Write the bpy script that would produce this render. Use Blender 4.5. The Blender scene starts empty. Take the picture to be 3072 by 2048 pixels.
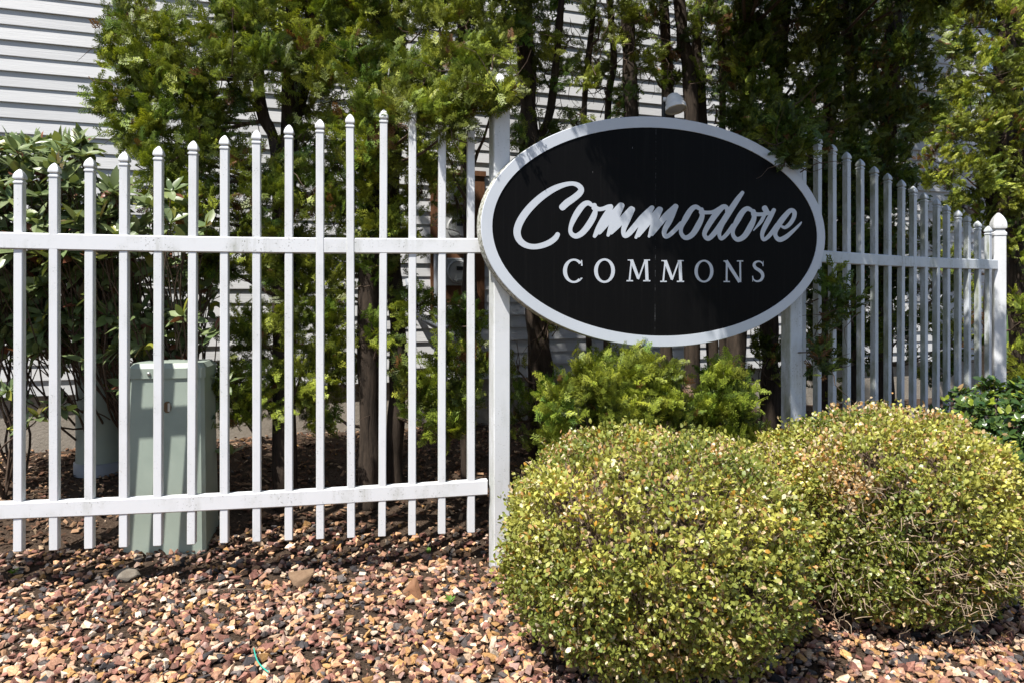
import bpy, math, random
import numpy as np
from mathutils import Vector, Matrix

# ------------------------------------------------------------------ camera, sky, sun
scene = bpy.context.scene
FPX, HOR, CXP = 2200.0, 890.0, 1536.0          # focal length, horizon row and centre column in photo pixels
EYE = 1.60
cam_d = bpy.data.cameras.new('camera')
cam_d.sensor_width = 36.0
cam_d.lens = FPX / 3072.0 * 36.0
cam_d.shift_y = -(1024.0 - HOR) / 3072.0
cam_d.clip_end = 2000.0
cam_d.clip_start = 0.05
cam = bpy.data.objects.new('camera', cam_d)
cam.location = (0, 0, EYE)
cam.rotation_euler = (math.radians(90), 0, 0)
scene.collection.objects.link(cam)
scene.camera = cam

SUN_EL, SUN_AZ = math.radians(60.0), math.atan2(-0.59, -0.807)   # direction towards the sun
SUN = np.array([math.cos(SUN_EL) * math.sin(SUN_AZ), math.cos(SUN_EL) * math.cos(SUN_AZ), math.sin(SUN_EL)])
world = bpy.data.worlds.new('World')
scene.world = world
world.use_nodes = True
wn = world.node_tree
sky = wn.nodes.new('ShaderNodeTexSky')
sky.sky_type = 'NISHITA'
sky.sun_disc = False
sky.sun_elevation = SUN_EL
sky.sun_rotation = SUN_AZ
sky.air_density = 1.0
sky.dust_density = 1.0
bg = wn.nodes['Background']
bg.inputs['Strength'].default_value = 0.085
wn.links.new(sky.outputs['Color'], bg.inputs['Color'])

sun_d = bpy.data.lights.new('sun', 'SUN')
sun_d.energy = 5.0
sun_d.angle = math.radians(0.53)
sun_d.color = (1.0, 0.955, 0.89)
sun_o = bpy.data.objects.new('sun', sun_d)
sun_o.rotation_euler = Vector(-SUN).to_track_quat('-Z', 'Y').to_euler()
sun_o.location = (-6, -8, 14)
scene.collection.objects.link(sun_o)

scene.view_settings.view_transform = 'Standard'
scene.view_settings.look = 'None'
scene.view_settings.exposure = 0.68
scene.view_settings.gamma = 1.0
scene.view_settings.use_curve_mapping = False
scene.render.engine = 'CYCLES'

COL = scene.collection
rng = np.random.default_rng(11)
random.seed(5)

# ------------------------------------------------------------------ helpers
def px(x, y, Y):
    """photo pixel (2352 wide reading) at depth Y -> world point"""
    xs, ys = x * 1.30612, y * 1.30612
    return np.array([(xs - CXP) / FPX * Y, Y, EYE + (HOR - ys) / FPX * Y])

def tag(o, label=None, cat=None, group=None, kind=None):
    if label: o['label'] = label
    if cat: o['category'] = cat
    if group: o['group'] = group
    if kind: o['kind'] = kind
    return o

def empty(name, loc=(0, 0, 0), rz=0.0):
    o = bpy.data.objects.new(name, None)
    o.location = loc
    o.rotation_euler = (0, 0, rz)
    o.empty_display_size = 0.1
    COL.objects.link(o)
    return o

def link(name, me, parent=None, loc=None):
    o = bpy.data.objects.new(name, me)
    if parent is not None: o.parent = parent
    if loc is not None: o.location = loc
    COL.objects.link(o)
    return o

def np_mesh(name, V, F, mat, col=None, smooth=False):
    """V (n,3); F list of (m,k) integer arrays"""
    me = bpy.data.meshes.new(name)
    V = np.asarray(V, dtype=np.float32)
    if not isinstance(F, list): F = [F]
    me.vertices.add(len(V))
    me.vertices.foreach_set('co', V.ravel())
    loops = np.concatenate([np.asarray(f, dtype=np.int32).ravel() for f in F])
    sizes = np.concatenate([np.full(len(f), np.asarray(f).shape[1], dtype=np.int32) for f in F])
    starts = np.concatenate([[0], np.cumsum(sizes)[:-1]]).astype(np.int32)
    me.loops.add(len(loops))
    me.loops.foreach_set('vertex_index', loops)
    me.polygons.add(len(sizes))
    me.polygons.foreach_set('loop_start', starts)
    me.polygons.foreach_set('loop_total', sizes)
    me.polygons.foreach_set('use_smooth', np.full(len(sizes), bool(smooth), dtype=bool))
    me.materials.append(mat)
    if col is not None:
        a = me.color_attributes.new('Col', 'FLOAT_COLOR', 'POINT')
        c4 = np.ones((len(V), 4), dtype=np.float32)
        c4[:, :3] = col
        a.data.foreach_set('color', c4.ravel())
    me.update(calc_edges=True)
    return me

class MB:
    """collects shapes into one mesh"""
    def __init__(s): s.V, s.F, s.n = [], {}, 0
    def add(s, V, F):
        V = np.asarray(V, dtype=float)
        for f in (F if isinstance(F, list) else [F]):
            f = np.asarray(f)
            s.F.setdefault(f.shape[1], []).append(f + s.n)
        s.V.append(V); s.n += len(V)
        return s
    def mesh(s, name, mat, smooth=False):
        return np_mesh(name, np.concatenate(s.V), [np.concatenate(f) for f in s.F.values()], mat, None, smooth)
    def build(s, name, mat, parent=None, smooth=False, loc=None):
        return link(name, s.mesh(name, mat, smooth), parent, loc)
    def box(s, c, d, M=None, ch=0.0):
        hx, hy, hz = np.array(d) / 2.0
        if ch <= 0:
            V = np.array([[x, y, z] for z in (-hz, hz) for x, y in ((-hx, -hy), (hx, -hy), (hx, hy), (-hx, hy))])
            F = np.array([[3, 2, 1, 0], [4, 5, 6, 7], [0, 1, 5, 4], [1, 2, 6, 5], [2, 3, 7, 6], [3, 0, 4, 7]])
            V = V if M is None else V @ np.array(M).T
            return s.add(V + np.array(c), F)
        prof = [(ch, -hz), (0.0, -hz + ch), (0.0, hz - ch), (ch, hz)]
        return s.sq_lathe([(0.0, z, i) for i, z in prof], hx, hy, ch, c, M)
    def sq_lathe(s, prof, hx, hy, ch, c=(0, 0, 0), M=None):
        """square section with chamfered corners; prof rows (grow, z[, inset])"""
        rings = []
        for p in prof:
            g, z = p[0], p[1]; ins = p[2] if len(p) > 2 else 0.0
            a, b = hx + g - ins, hy + g - ins
            k = min(ch, a * .5, b * .5)
            rings.append([[-a + k, -b, z], [a - k, -b, z], [a, -b + k, z], [a, b - k, z], [a - k, b, z], [-a + k, b, z], [-a, b - k, z], [-a, -b + k, z]])
        V = np.array(rings).reshape(-1, 3)
        F, n = [], len(rings)
        for i in range(n - 1):
            for j in range(8):
                F.append([i * 8 + j, i * 8 + (j + 1) % 8, (i + 1) * 8 + (j + 1) % 8, (i + 1) * 8 + j])
        V = V if M is None else V @ np.array(M).T
        s.add(V + np.array(c), [np.array(F)])
        s.F.setdefault(8, []).append(np.array([list(range(7, -1, -1)), [(n - 1) * 8 + j for j in range(8)]]) + s.n - len(V))
        return s
    def tube(s, P, R, k=8, cap=True):
        P = np.asarray(P, float); n = len(P)
        R = np.full(n, R) if np.isscalar(R) else np.asarray(R, float)
        T = np.gradient(P, axis=0); T /= np.linalg.norm(T, axis=1)[:, None] + 1e-9
        ref = np.array([0, 0, 1.0]) if abs(T[0, 2]) < .9 else np.array([1.0, 0, 0])
        V = []
        u = np.cross(T[0], ref); u /= np.linalg.norm(u)
        for i in range(n):
            u = u - T[i] * np.dot(u, T[i]); u /= np.linalg.norm(u) + 1e-9
            w = np.cross(T[i], u)
            a = np.arange(k) * 2 * math.pi / k
            V.append(P[i] + R[i] * (np.cos(a)[:, None] * u + np.sin(a)[:, None] * w))
        V = np.concatenate(V); F = []
        for i in range(n - 1):
            for j in range(k):
                F.append([i * k + j, i * k + (j + 1) % k, (i + 1) * k + (j + 1) % k, (i + 1) * k + j])
        if cap:
            V = np.concatenate([V, P[:1], P[-1:]])
            T3 = [[(j + 1) % k, j, n * k] for j in range(k)] + [[(n - 1) * k + j, (n - 1) * k + (j + 1) % k, n * k + 1] for j in range(k)]
            return s.add(V, [np.array(F), np.array(T3)])
        return s.add(V, [np.array(F)])
    def lathe(s, prof, k=24, M=None, c=(0, 0, 0)):
        a = np.arange(k) * 2 * math.pi / k
        V = np.concatenate([np.stack([r * np.cos(a), r * np.sin(a), np.full(k, z)], 1) for r, z in prof])
        F = [[i * k + j, i * k + (j + 1) % k, (i + 1) * k + (j + 1) % k, (i + 1) * k + j] for i in range(len(prof) - 1) for j in range(k)]
        V = V if M is None else V @ np.array(M).T
        return s.add(V + np.array(c), [np.array(F)])

def unit(v): return v / (np.linalg.norm(v, axis=-1, keepdims=True) + 1e-9)

def frames(g, hint=None):
    """rotation matrices whose y axis is g; hint steers the z axis (face normal)"""
    g = unit(g)
    h = rng.normal(size=g.shape) if hint is None else hint
    x = unit(np.cross(g, h)); z = np.cross(x, g)
    return np.stack([x, g, z], axis=2)

def scatter(tv, tf, pos, R, sc, col, tm=None):
    """copies of a template as one big array: returns V, F, C"""
    n, v = len(pos), len(tv)
    sc = np.broadcast_to(np.asarray(sc, float), (n,)) if np.ndim(sc) < 2 else sc
    S = tv[None] * (sc[:, None, None] if sc.ndim == 1 else sc[:, None, :])
    V = np.einsum('nij,nvj->nvi', R, S) + pos[:, None]
    F = (np.arange(n)[:, None, None] * v + tf[None]).reshape(-1, tf.shape[1])
    C = np.repeat(col[:, None], v, 1)
    if tm is not None: C = C * tm[None]
    return V.reshape(-1, 3), F, C.reshape(-1, 3)

_nk = rng.normal(size=(24, 3)); _np = rng.uniform(0, 6.28, 24)
def wob(p, f):
    """cheap smooth noise about -1..1"""
    p = np.asarray(p, float)
    return np.sin(p @ (_nk.T * f) + _np).sum(-1) / 24 ** .5 / 1.4

def gz(x, y):
    x, y = np.asarray(x, float), np.asarray(y, float)
    t = np.clip((y - (4.5 + .26 * x)) / 1.9, 0, 1)
    p = np.stack([x, y, 0 * x], -1)
    return .32 * t * t * (3 - 2 * t) + .012 * wob(p, 2.2) * np.clip(2 - abs(y - 4) / 6, 0, 1)

# ------------------------------------------------------------------ materials
def mat(name, base=(.5, .5, .5), rough=.6, spec=.5):
    m = bpy.data.materials.new(name); m.use_nodes = True
    b = m.node_tree.nodes['Principled BSDF']
    b.inputs['Base Color'].default_value = (*base, 1)
    b.inputs['Roughness'].default_value = rough
    b.inputs['Specular IOR Level'].default_value = spec
    return m, m.node_tree, b

def node(nt, t, **kw):
    n = nt.nodes.new(t)
    for k, v in kw.items():
        if k in n.inputs: n.inputs[k].default_value = v
        else: setattr(n, k, v)
    return n

def noise(nt, scale, detail=4, rough=.6, vec=None, stretch=None):
    n = node(nt, 'ShaderNodeTexNoise', Scale=scale, Detail=detail, Roughness=rough)
    g = node(nt, 'ShaderNodeNewGeometry')
    src = g.outputs['Position']
    if stretch:
        mp = node(nt, 'ShaderNodeMapping'); mp.inputs['Scale'].default_value = stretch
        nt.links.new(src, mp.inputs['Vector']); src = mp.outputs['Vector']
    nt.links.new(src, n.inputs['Vector'])
    return n

def ramp(nt, src, stops):
    r = nt.nodes.new('ShaderNodeValToRGB')
    e = r.color_ramp.elements
    while len(e) < len(stops): e.new(.5)
    for q, (p, c) in zip(e, stops):
        q.position = p; q.color = (*c, 1) if len(c) == 3 else c
    nt.links.new(src, r.inputs['Fac'])
    return r

def mix(nt, fac, a, b, mode='MIX'):
    m = node(nt, 'ShaderNodeMix', data_type='RGBA', blend_type=mode)
    for i, s in ((0, fac), (6, a), (7, b)):
        if hasattr(s, 'is_output') or hasattr(s, 'links'): nt.links.new(s, m.inputs[i])
        else: m.inputs[i].default_value = s if i == 0 else (*s, 1)
    return m.outputs[2]

def math_n(nt, op, a, b=None):
    m = node(nt, 'ShaderNodeMath', operation=op)
    for i, s in enumerate((a, b)):
        if s is None: continue
        if hasattr(s, 'links'): nt.links.new(s, m.inputs[i])
        else: m.inputs[i].default_value = s
    return m.outputs[0]

def bump(nt, b, h, strength=.3, dist=.01):
    n = node(nt, 'ShaderNodeBump', Strength=strength, Distance=dist)
    nt.links.new(h, n.inputs['Height']); nt.links.new(n.outputs['Normal'], b.inputs['Normal'])

def vinyl(name, grime, algae, base=(.715, .73, .755)):
    """white fence vinyl: specks, runs of grime, green algae on the side faces"""
    m, nt, b = mat(name, rough=.42)
    sp = ramp(nt, noise(nt, 95, 2, .5).outputs['Fac'], [(.62, (0, 0, 0)), (.70, (1, 1, 1))])
    area = ramp(nt, noise(nt, 4.2, 3).outputs['Fac'], [(.44, (0, 0, 0)), (.66, (1, 1, 1))])
    streak = ramp(nt, noise(nt, 14, 5, .7, stretch=(1, 1, .14)).outputs['Fac'], [(.42, (0, 0, 0)), (.72, (1, 1, 1))])
    g = node(nt, 'ShaderNodeNewGeometry')
    sep = nt.nodes.new('ShaderNodeSeparateXYZ'); nt.links.new(g.outputs['True Normal'], sep.inputs[0])
    side = math_n(nt, 'ABSOLUTE', math_n(nt, 'ADD', math_n(nt, 'MULTIPLY', sep.outputs[0], .95), math_n(nt, 'MULTIPLY', sep.outputs[1], .31)))
    side = ramp(nt, side, [(.45, (0, 0, 0)), (.8, (1, 1, 1))]).outputs['Color']
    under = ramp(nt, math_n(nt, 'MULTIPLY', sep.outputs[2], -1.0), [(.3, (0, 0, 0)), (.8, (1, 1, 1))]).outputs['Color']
    c = mix(nt, math_n(nt, 'MULTIPLY', sp.outputs['Color'], math_n(nt, 'MULTIPLY', area.outputs['Color'], min(1, grime * 1.4))), base, (.13, .13, .11))
    c = mix(nt, math_n(nt, 'MULTIPLY', math_n(nt, 'MULTIPLY', streak.outputs['Color'], area.outputs['Color']), grime), c, (.30, .31, .25))
    al = math_n(nt, 'MULTIPLY', math_n(nt, 'MULTIPLY', side, ramp(nt, noise(nt, 7, 6, .75, stretch=(1, 1, .35)).outputs['Fac'], [(.36, (0, 0, 0)), (.62, (1, 1, 1))]).outputs['Color']), algae)
    c = mix(nt, al, c, (.20, .22, .115))
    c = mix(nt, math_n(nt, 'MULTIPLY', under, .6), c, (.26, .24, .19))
    nt.links.new(c, b.inputs['Base Color'])
    bump(nt, b, noise(nt, 160, 2).outputs['Fac'], .05, .002)
    return m

M = {}
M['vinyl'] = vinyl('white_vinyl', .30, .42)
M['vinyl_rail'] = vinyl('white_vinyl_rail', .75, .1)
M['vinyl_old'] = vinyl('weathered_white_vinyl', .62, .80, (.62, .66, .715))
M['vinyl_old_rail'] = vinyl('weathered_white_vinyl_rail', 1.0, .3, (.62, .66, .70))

def leaf_mat(name, trans=.3, rough=.5, spec=.4, tint=(1, 1, 1)):
    m, nt, b = mat(name, rough=rough, spec=spec)
    a = node(nt, 'ShaderNodeVertexColor', layer_name='Col')
    c = mix(nt, 1.0, a.outputs['Color'], tint, 'MULTIPLY')
    nt.links.new(c, b.inputs['Base Color'])
    t = nt.nodes.new('ShaderNodeBsdfTranslucent')
    nt.links.new(mix(nt, 1.0, c, (1.25, 1.2, .55), 'MULTIPLY'), t.inputs['Color'])
    ms = nt.nodes.new('ShaderNodeMixShader'); ms.inputs[0].default_value = trans
    nt.links.new(b.outputs[0], ms.inputs[1]); nt.links.new(t.outputs[0], ms.inputs[2])
    nt.links.new(ms.outputs[0], nt.nodes['Material Output'].inputs['Surface'])
    return m
M['frond'] = leaf_mat('arborvitae_scales', .20, .5, .4)
M['box_leaf'] = leaf_mat('boxwood_leaf', .28, .38, .5)
M['rhodo_leaf'] = leaf_mat('rhododendron_leaf', .18, .36, .5)
M['glossy_leaf'] = leaf_mat('glossy_leaf', .18, .25, .6)
M['weed'] = leaf_mat('weed_leaf', .3, .5, .4)

def bark_mat(name, c0, c1, scale=30):
    m, nt, b = mat(name, rough=.9, spec=.2)
    n = noise(nt, scale, 6, .7, stretch=(1, 1, .15))
    nt.links.new(ramp(nt, n.outputs['Fac'], [(.3, c0), (.7, c1)]).outputs['Color'], b.inputs['Base Color'])
    bump(nt, b, n.outputs['Fac'], .8, .012)
    return m
M['bark'] = bark_mat('arborvitae_bark', (.018, .014, .011), (.075, .056, .042))
M['twig'] = bark_mat('twig_bark', (.10, .075, .055), (.27, .21, .16), 60)
M['twig_tan'] = bark_mat('boxwood_twig', (.20, .14, .09), (.46, .36, .25), 60)
M['twig_dark'] = bark_mat('dark_twig_bark', (.05, .035, .025), (.14, .10, .075), 60)

m, nt, b = mat('crushed_stone', rough=.85, spec=.3)
a = node(nt, 'ShaderNodeVertexColor', layer_name='Col')
nz = noise(nt, 90, 4, .65)
nt.links.new(mix(nt, 1.0, a.outputs['Color'], ramp(nt, nz.outputs['Fac'], [(.3, (.62, .58, .55)), (.75, (1.25, 1.22, 1.18))]).outputs['Color'], 'MULTIPLY'), b.inputs['Base Color'])
bump(nt, b, nz.outputs['Fac'], .5, .006); M['stone'] = m

m, nt, b = mat('mulch', rough=.95, spec=.1)
a = node(nt, 'ShaderNodeVertexColor', layer_name='Col')
nt.links.new(a.outputs['Color'], b.inputs['Base Color']); M['chip'] = m

m, nt, b = mat('soil', rough=1, spec=.1)
n1, n2 = noise(nt, 2.2, 5), noise(nt, 70, 5, .7)
soil = ramp(nt, n2.outputs['Fac'], [(.3, (.035, .024, .017)), (.55, (.10, .07, .05)), (.8, (.20, .15, .11))]).outputs['Color']
g = node(nt, 'ShaderNodeNewGeometry')
sep = nt.nodes.new('ShaderNodeSeparateXYZ'); nt.links.new(g.outputs['Position'], sep.inputs[0])
far = ramp(nt, math_n(nt, 'DIVIDE', sep.outputs[1], 40.0), [(.26, (0, 0, 0)), (.3, (1, 1, 1))]).outputs['Color']
nt.links.new(mix(nt, far, soil, ramp(nt, n1.outputs['Fac'], [(.3, (.05, .09, .02)), (.7, (.09, .13, .035))]).outputs['Color']), b.inputs['Base Color'])
bump(nt, b, n2.outputs['Fac'], .9, .03); M['soil'] = m

m, nt, b = mat('siding_vinyl', rough=.5)
n1 = noise(nt, 9, 6, .6, stretch=(.5, .5, 14)); n2 = noise(nt, 1.3, 3)
c = ramp(nt, n1.outputs['Fac'], [(.3, (.56, .565, .575)), (.7, (.63, .635, .64))]).outputs['Color']
nt.links.new(mix(nt, 1.0, c, ramp(nt, n2.outputs['Fac'], [(.3, (.93, .93, .93)), (.7, (1, 1, 1))]).outputs['Color'], 'MULTIPLY'), b.inputs['Base Color'])
bump(nt, b, n1.outputs['Fac'], .35, .004); M['siding'] = m
m, nt, b = mat('concrete', rough=.95, spec=.2)
n1, n2 = noise(nt, 3, 5), noise(nt, 60, 4, .7)
c = ramp(nt, n1.outputs['Fac'], [(.3, (.30, .26, .21)), (.7, (.42, .37, .31))]).outputs['Color']
nt.links.new(mix(nt, .35, c, ramp(nt, n2.outputs['Fac'], [(.3, (.2, .18, .15)), (.7, (.5, .46, .4))]).outputs['Color']), b.inputs['Base Color'])
bump(nt, b, n2.outputs['Fac'], .5, .01); M['concrete'] = m
M['roof'] = mat('roof_shingle', (.07, .065, .06), .95)[0]

m, nt, b = mat('utility_green', rough=.5)
n1 = noise(nt, 5, 5); n2 = noise(nt, 40, 5, .8, stretch=(1, 1, .3))
c = ramp(nt, n1.outputs['Fac'], [(.3, (.27, .325, .28)), (.7, (.32, .375, .325))]).outputs['Color']
nt.links.new(mix(nt, ramp(nt, n2.outputs['Fac'], [(.66, (0, 0, 0)), (.76, (.55, .55, .55))]).outputs['Color'], c, (.10, .11, .085)), b.inputs['Base Color']); M['green'] = m
M['steel'] = mat('bolt_steel', (.55, .55, .53), .35)[0]; M['steel'].node_tree.nodes['Principled BSDF'].inputs['Metallic'].default_value = .8
M['rust'] = bark_mat('rust', (.12, .07, .035), (.20, .14, .08), 80)
M['conduit'] = mat('grey_conduit', (.25, .27, .30), .5)[0]
M['meter_grey'] = mat('meter_grey', (.36, .37, .37), .5)[0]
M['meter_dark'] = mat('meter_display', (.02, .02, .022), .2)[0]
M['meter_plate'] = mat('meter_plate', (.55, .56, .55), .5)[0]
M['board_brown'] = bark_mat('brown_board', (.10, .045, .022), (.19, .09, .045), 12)
m, nt, b = mat('meter_glass', (.9, .9, .9), .05); b.inputs['Transmission Weight'].default_value = 1.0; b.inputs['IOR'].default_value = 1.2; M['glass'] = m
M['black_pipe'] = mat('black_pipe', (.02, .021, .024), .4)[0]
m, nt, b = mat('lamp_white', rough=.35)
nt.links.new(ramp(nt, noise(nt, 60, 5, .7).outputs['Fac'], [(.35, (.66, .67, .66)), (.6, (.78, .78, .77))]).outputs['Color'], b.inputs['Base Color']); M['lamp'] = m
M['lamp_rust'] = bark_mat('lamp_rim_dirt', (.42, .33, .2), (.66, .62, .54), 90)
M['lens'] = mat('lamp_lens', (.55, .55, .53), .12)[0]
M['letter'] = mat('sign_letter_paint', (.59, .63, .69), .45)[0]

m, nt, b = mat('sign_border_paint', rough=.45)
n1, n2 = noise(nt, 3, 4), noise(nt, 120, 3)
c = ramp(nt, n1.outputs['Fac'], [(.3, (.57, .61, .67)), (.7, (.63, .67, .73))]).outputs['Color']
nt.links.new(mix(nt, ramp(nt, n2.outputs['Fac'], [(.70, (0, 0, 0)), (.76, (.7, .7, .7))]).outputs['Color'], c, (.2, .19, .17)), b.inputs['Base Color']); M['border'] = m
m, nt, b = mat('sign_edge_paint', rough=.7)
n2 = noise(nt, 45, 6, .75)
nt.links.new(ramp(nt, n2.outputs['Fac'], [(.40, (.12, .12, .07)), (.50, (.45, .45, .38)), (.60, (.68, .68, .66))]).outputs['Color'], b.inputs['Base Color']); M['edge'] = m

# black sign face: faint dust, vertical water runs, pale scratches along the centre seam
m, nt, b = mat('sign_black_paint', rough=.5, spec=.10)
tc = nt.nodes.new('ShaderNodeTexCoord'); sp = nt.nodes.new('ShaderNodeSeparateXYZ'); nt.links.new(tc.outputs['Object'], sp.inputs[0])
dust = ramp(nt, noise(nt, 330, 2, .5).outputs['Fac'], [(.70, (0, 0, 0)), (.82, (.16, .16, .16))]).outputs['Color']
runs = ramp(nt, noise(nt, 55, 4, .7, stretch=(1, 1, .03)).outputs['Fac'], [(.5, (0, 0, 0)), (.8, (.022, .022, .022))]).outputs['Color']
seam_x = math_n(nt, 'ABSOLUTE', math_n(nt, 'SUBTRACT', sp.outputs[0], math_n(nt, 'ADD', -.087, math_n(nt, 'MULTIPLY', sp.outputs[2], .006))))
seam = ramp(nt, math_n(nt, 'MULTIPLY', seam_x, 100.0), [(.10, (1, 1, 1)), (.18, (0, 0, 0))]).outputs['Color']
seam = math_n(nt, 'MULTIPLY', seam, ramp(nt, noise(nt, 9, 6, .8, stretch=(0, 0, 1)).outputs['Fac'], [(.50, (.0, .0, .0)), (.70, (.45, .45, .45))]).outputs['Color'])
drip = ramp(nt, noise(nt, 60, 3, .6, stretch=(1, 1, .22)).outputs['Fac'], [(.765, (0, 0, 0)), (.80, (.7, .7, .7))]).outputs['Color']
c = mix(nt, dust, (.0040, .0039, .0041), (.12, .115, .115))
c = mix(nt, runs, c, (.2, .19, .18)); c = mix(nt, drip, c, (.5, .5, .5)); c = mix(nt, seam, c, (.6, .62, .64))
nt.links.new(c, b.inputs['Base Color']); M['black'] = m

# ------------------------------------------------------------------ ground
xs = np.concatenate([[-400, -120, -40, -15, -8], np.arange(-5, 7.01, .12), [9, 14, 30, 90, 400]])
ys = np.concatenate([[-60, -10, -2, 1], np.arange(2, 9.01, .12), [10, 12, 16, 25, 60, 200, 900]])
X, Y = np.meshgrid(xs, ys); Z = gz(X, Y)
nx, ny = len(xs), len(ys)
I = np.arange(nx * ny).reshape(ny, nx)
Fq = np.stack([I[:-1, :-1], I[:-1, 1:], I[1:, 1:], I[1:, :-1]], -1).reshape(-1, 4)
g = link('ground', np_mesh('ground', np.stack([X, Y, Z - .012], -1).reshape(-1, 3), Fq, M['soil'], None, True))
tag(g, 'dark soil bed under the gravel and mulch', 'ground', kind='structure')

# crushed stone: angular hulls in eight shapes
def hull_stone(seed, n=14):
    import bmesh
    r = np.random.default_rng(seed)
    p = unit(r.normal(size=(n, 3))) * r.uniform(.75, 1.1, (n, 1)) * np.array([1, r.uniform(.6, .95), r.uniform(.45, .75)])
    bm = bmesh.new()
    for q in p: bm.verts.new(q)
    res = bmesh.ops.convex_hull(bm, input=bm.verts)
    bmesh.ops.delete(bm, geom=[v for v in bm.verts if not v.link_faces], context='VERTS')
    bmesh.ops.triangulate(bm, faces=bm.faces)
    bm.verts.index_update()
    V = np.array([v.co[:] for v in bm.verts]); F = np.array([[v.index for v in f.verts] for f in bm.faces])
    bm.free(); return V, F

PAL = np.array([[.55, .33, .19], [.42, .24, .16], [.30, .15, .115], [.20, .095, .075], [.62, .46, .32], [.72, .60, .47],
                [.055, .052, .055], [.14, .125, .12], [.46, .27, .11], [.33, .22, .19], [.24, .14, .11], [.50, .36, .29]])
PALW = np.array([.17, .12, .12, .09, .10, .06, .07, .07, .10, .05, .04, .03]); PALW /= PALW.sum()

def stones(n, region, smin, smax, lift, tone=1.0, hp=13):
    Vs, Fs, Cs, off = [], [], [], 0
    P = region(n)
    kinds = rng.integers(0, 10, len(P))
    size = smin + (smax - smin) * rng.beta(1.3, 3.0, len(P))
    for k in range(10):
        s = kinds == k
        if not s.any(): continue
        tv, tf = hull_stone(100 + k, hp)
        q = P[s]; sz = size[s]
        q[:, 2] += sz * lift
        R = frames(unit(rng.normal(size=(len(q), 3)) * np.array([1, 1, .35])), np.array([0, 0, 1.0]) + rng.normal(size=(len(q), 3)) * .35)
        c = PAL[rng.choice(len(PAL), len(q), p=PALW)] * rng.uniform(.6, 1.25, (len(q), 1)) * tone
        V, F, C = scatter(tv, tf, q, R, sz, c)
        Vs.append(V); Fs.append(F + off); Cs.append(C); off += len(V)
    return np.concatenate(Vs), np.concatenate(Fs), np.concatenate(Cs)

def gravel_region(n):
    out = []
    while sum(map(len, out)) < n:
        y = 2.55 + 3.7 * rng.random(n) ** 1.2
        x = rng.uniform(-.85, .85, n) * y
        lim = np.where(x < 0, 4.95 + .18 * x, 4.8 + .34 * x) + .12 * wob(np.stack([x, y, 0 * x], -1), 3)
        k = (y < lim)
        out.append(np.stack([x, y, gz(x, y)], -1)[k])
    return np.concatenate(out)[:n]
Va, Fa, Ca = stones(15500, gravel_region, .013, .044, .22, 1.1, 11)
Vb, Fb, Cb = stones(9000, gravel_region, .005, .014, 5e-1, .7, 7)
Va, Fa, Ca = np.concatenate([Va, Vb]), np.concatenate([Fa, Fb + len(Va)]), np.concatenate([Ca, Cb])
gr = link('gravel', np_mesh('gravel', Va, Fa, M['stone'], Ca))
tag(gr, 'crushed multicoloured stone gravel covering the bed in front of the fence', 'gravel', kind='stuff')

# mulch behind the fence: bark chips, dead leaves, some stones
def mulch_region(n):
    y = rng.uniform(4.2, 8.2, n); x = rng.uniform(-.85, .8, n) * y
    lim = np.where(x < 0, 4.85 + .18 * x, 4.75 + .34 * x)
    k = (y > lim + .15 * wob(np.stack([x, y, 0 * x], -1), 4))
    x, y = x[k], y[k]
    return np.stack([x, y, gz(x, y)], -1)
P = mulch_region(17000)
tv = np.array([[-.5, -1, 0], [.5, -.9, .1], [.45, 1, .05], [-.4, .85, .15], [0, 0, .3]]); tf = np.array([[0, 1, 4], [1, 2, 4], [2, 3, 4], [3, 0, 4]])
cc = np.array([[.10, .055, .035], [.16, .09, .055], [.06, .038, .028], [.26, .16, .095], [.32, .23, .15]])[rng.choice(5, len(P), p=[.3, .25, .2, .15, .1])] * rng.uniform(.7, 1.3, (len(P), 1))
R = frames(unit(rng.normal(size=(len(P), 3)) * np.array([1, 1, .25])), np.array([0, 0, 1.0]) + rng.normal(size=(len(P), 3)) * .4)
V, F, C = scatter(tv, tf, P + np.array([0, 0, .004]), R, rng.uniform(.008, .03, len(P)), cc)
V2, F2, C2 = stones(2600, lambda n: mulch_region(n), .010, .026, .2, .7)
mu = link('mulch', np_mesh('mulch', np.concatenate([V, V2]), np.concatenate([F, F2 + len(V)]), M['chip'], np.concatenate([C, C2])))
tag(mu, 'brown bark mulch and dead leaves behind the fence', 'mulch', kind='stuff')

# ------------------------------------------------------------------ house with lap siding
HA = math.radians(19.4)
house = empty('house', (-4.19, 6.0, 0), HA)
tag(house, 'house wall of pale grey horizontal lap siding behind the trees', 'house')
HX0, HX1, HZ0, HZ1 = -5.0, 11.0, .78, 6.24
def siding_mesh(lip):
    h = .127
    prof = np.array([[-.002, h + .012], [-.004, h], [-lip, .004], [-lip, 0], [-.002, 0.0]])   # (y out, z)
    V = np.array([[x, y, z] for x in (HX0, HX1) for y, z in prof])
    return np_mesh('siding_board', V, [np.array([[i, i + 1, i + 6, i + 5][::-1] for i in range(4)])], M['siding'])
sm = [siding_mesh(.0185), siding_mesh(.0245)]
for i in range(43):
    link('siding_board', sm[i % 2], house, (0, 0, HZ0 + i * .127))
MB().box(((HX0 + HX1) / 2, 3.0, (HZ0 + HZ1) / 2), (HX1 - HX0 - .02, 6.0 - .004, HZ1 - HZ0 - .01)).build('wall', M['siding'], house)
MB().box(((HX0 + HX1) / 2, 3.03, (HZ0 - .6) / 2), (HX1 - HX0 - .06, 5.98, HZ0 + .6)).build('foundation', M['concrete'], house)
MB().box((HX1 + .01, .03, (HZ0 + HZ1) / 2), (.10, .10, HZ1 - HZ0)).build('corner_board', M['siding'], house)
rf = MB()
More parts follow.
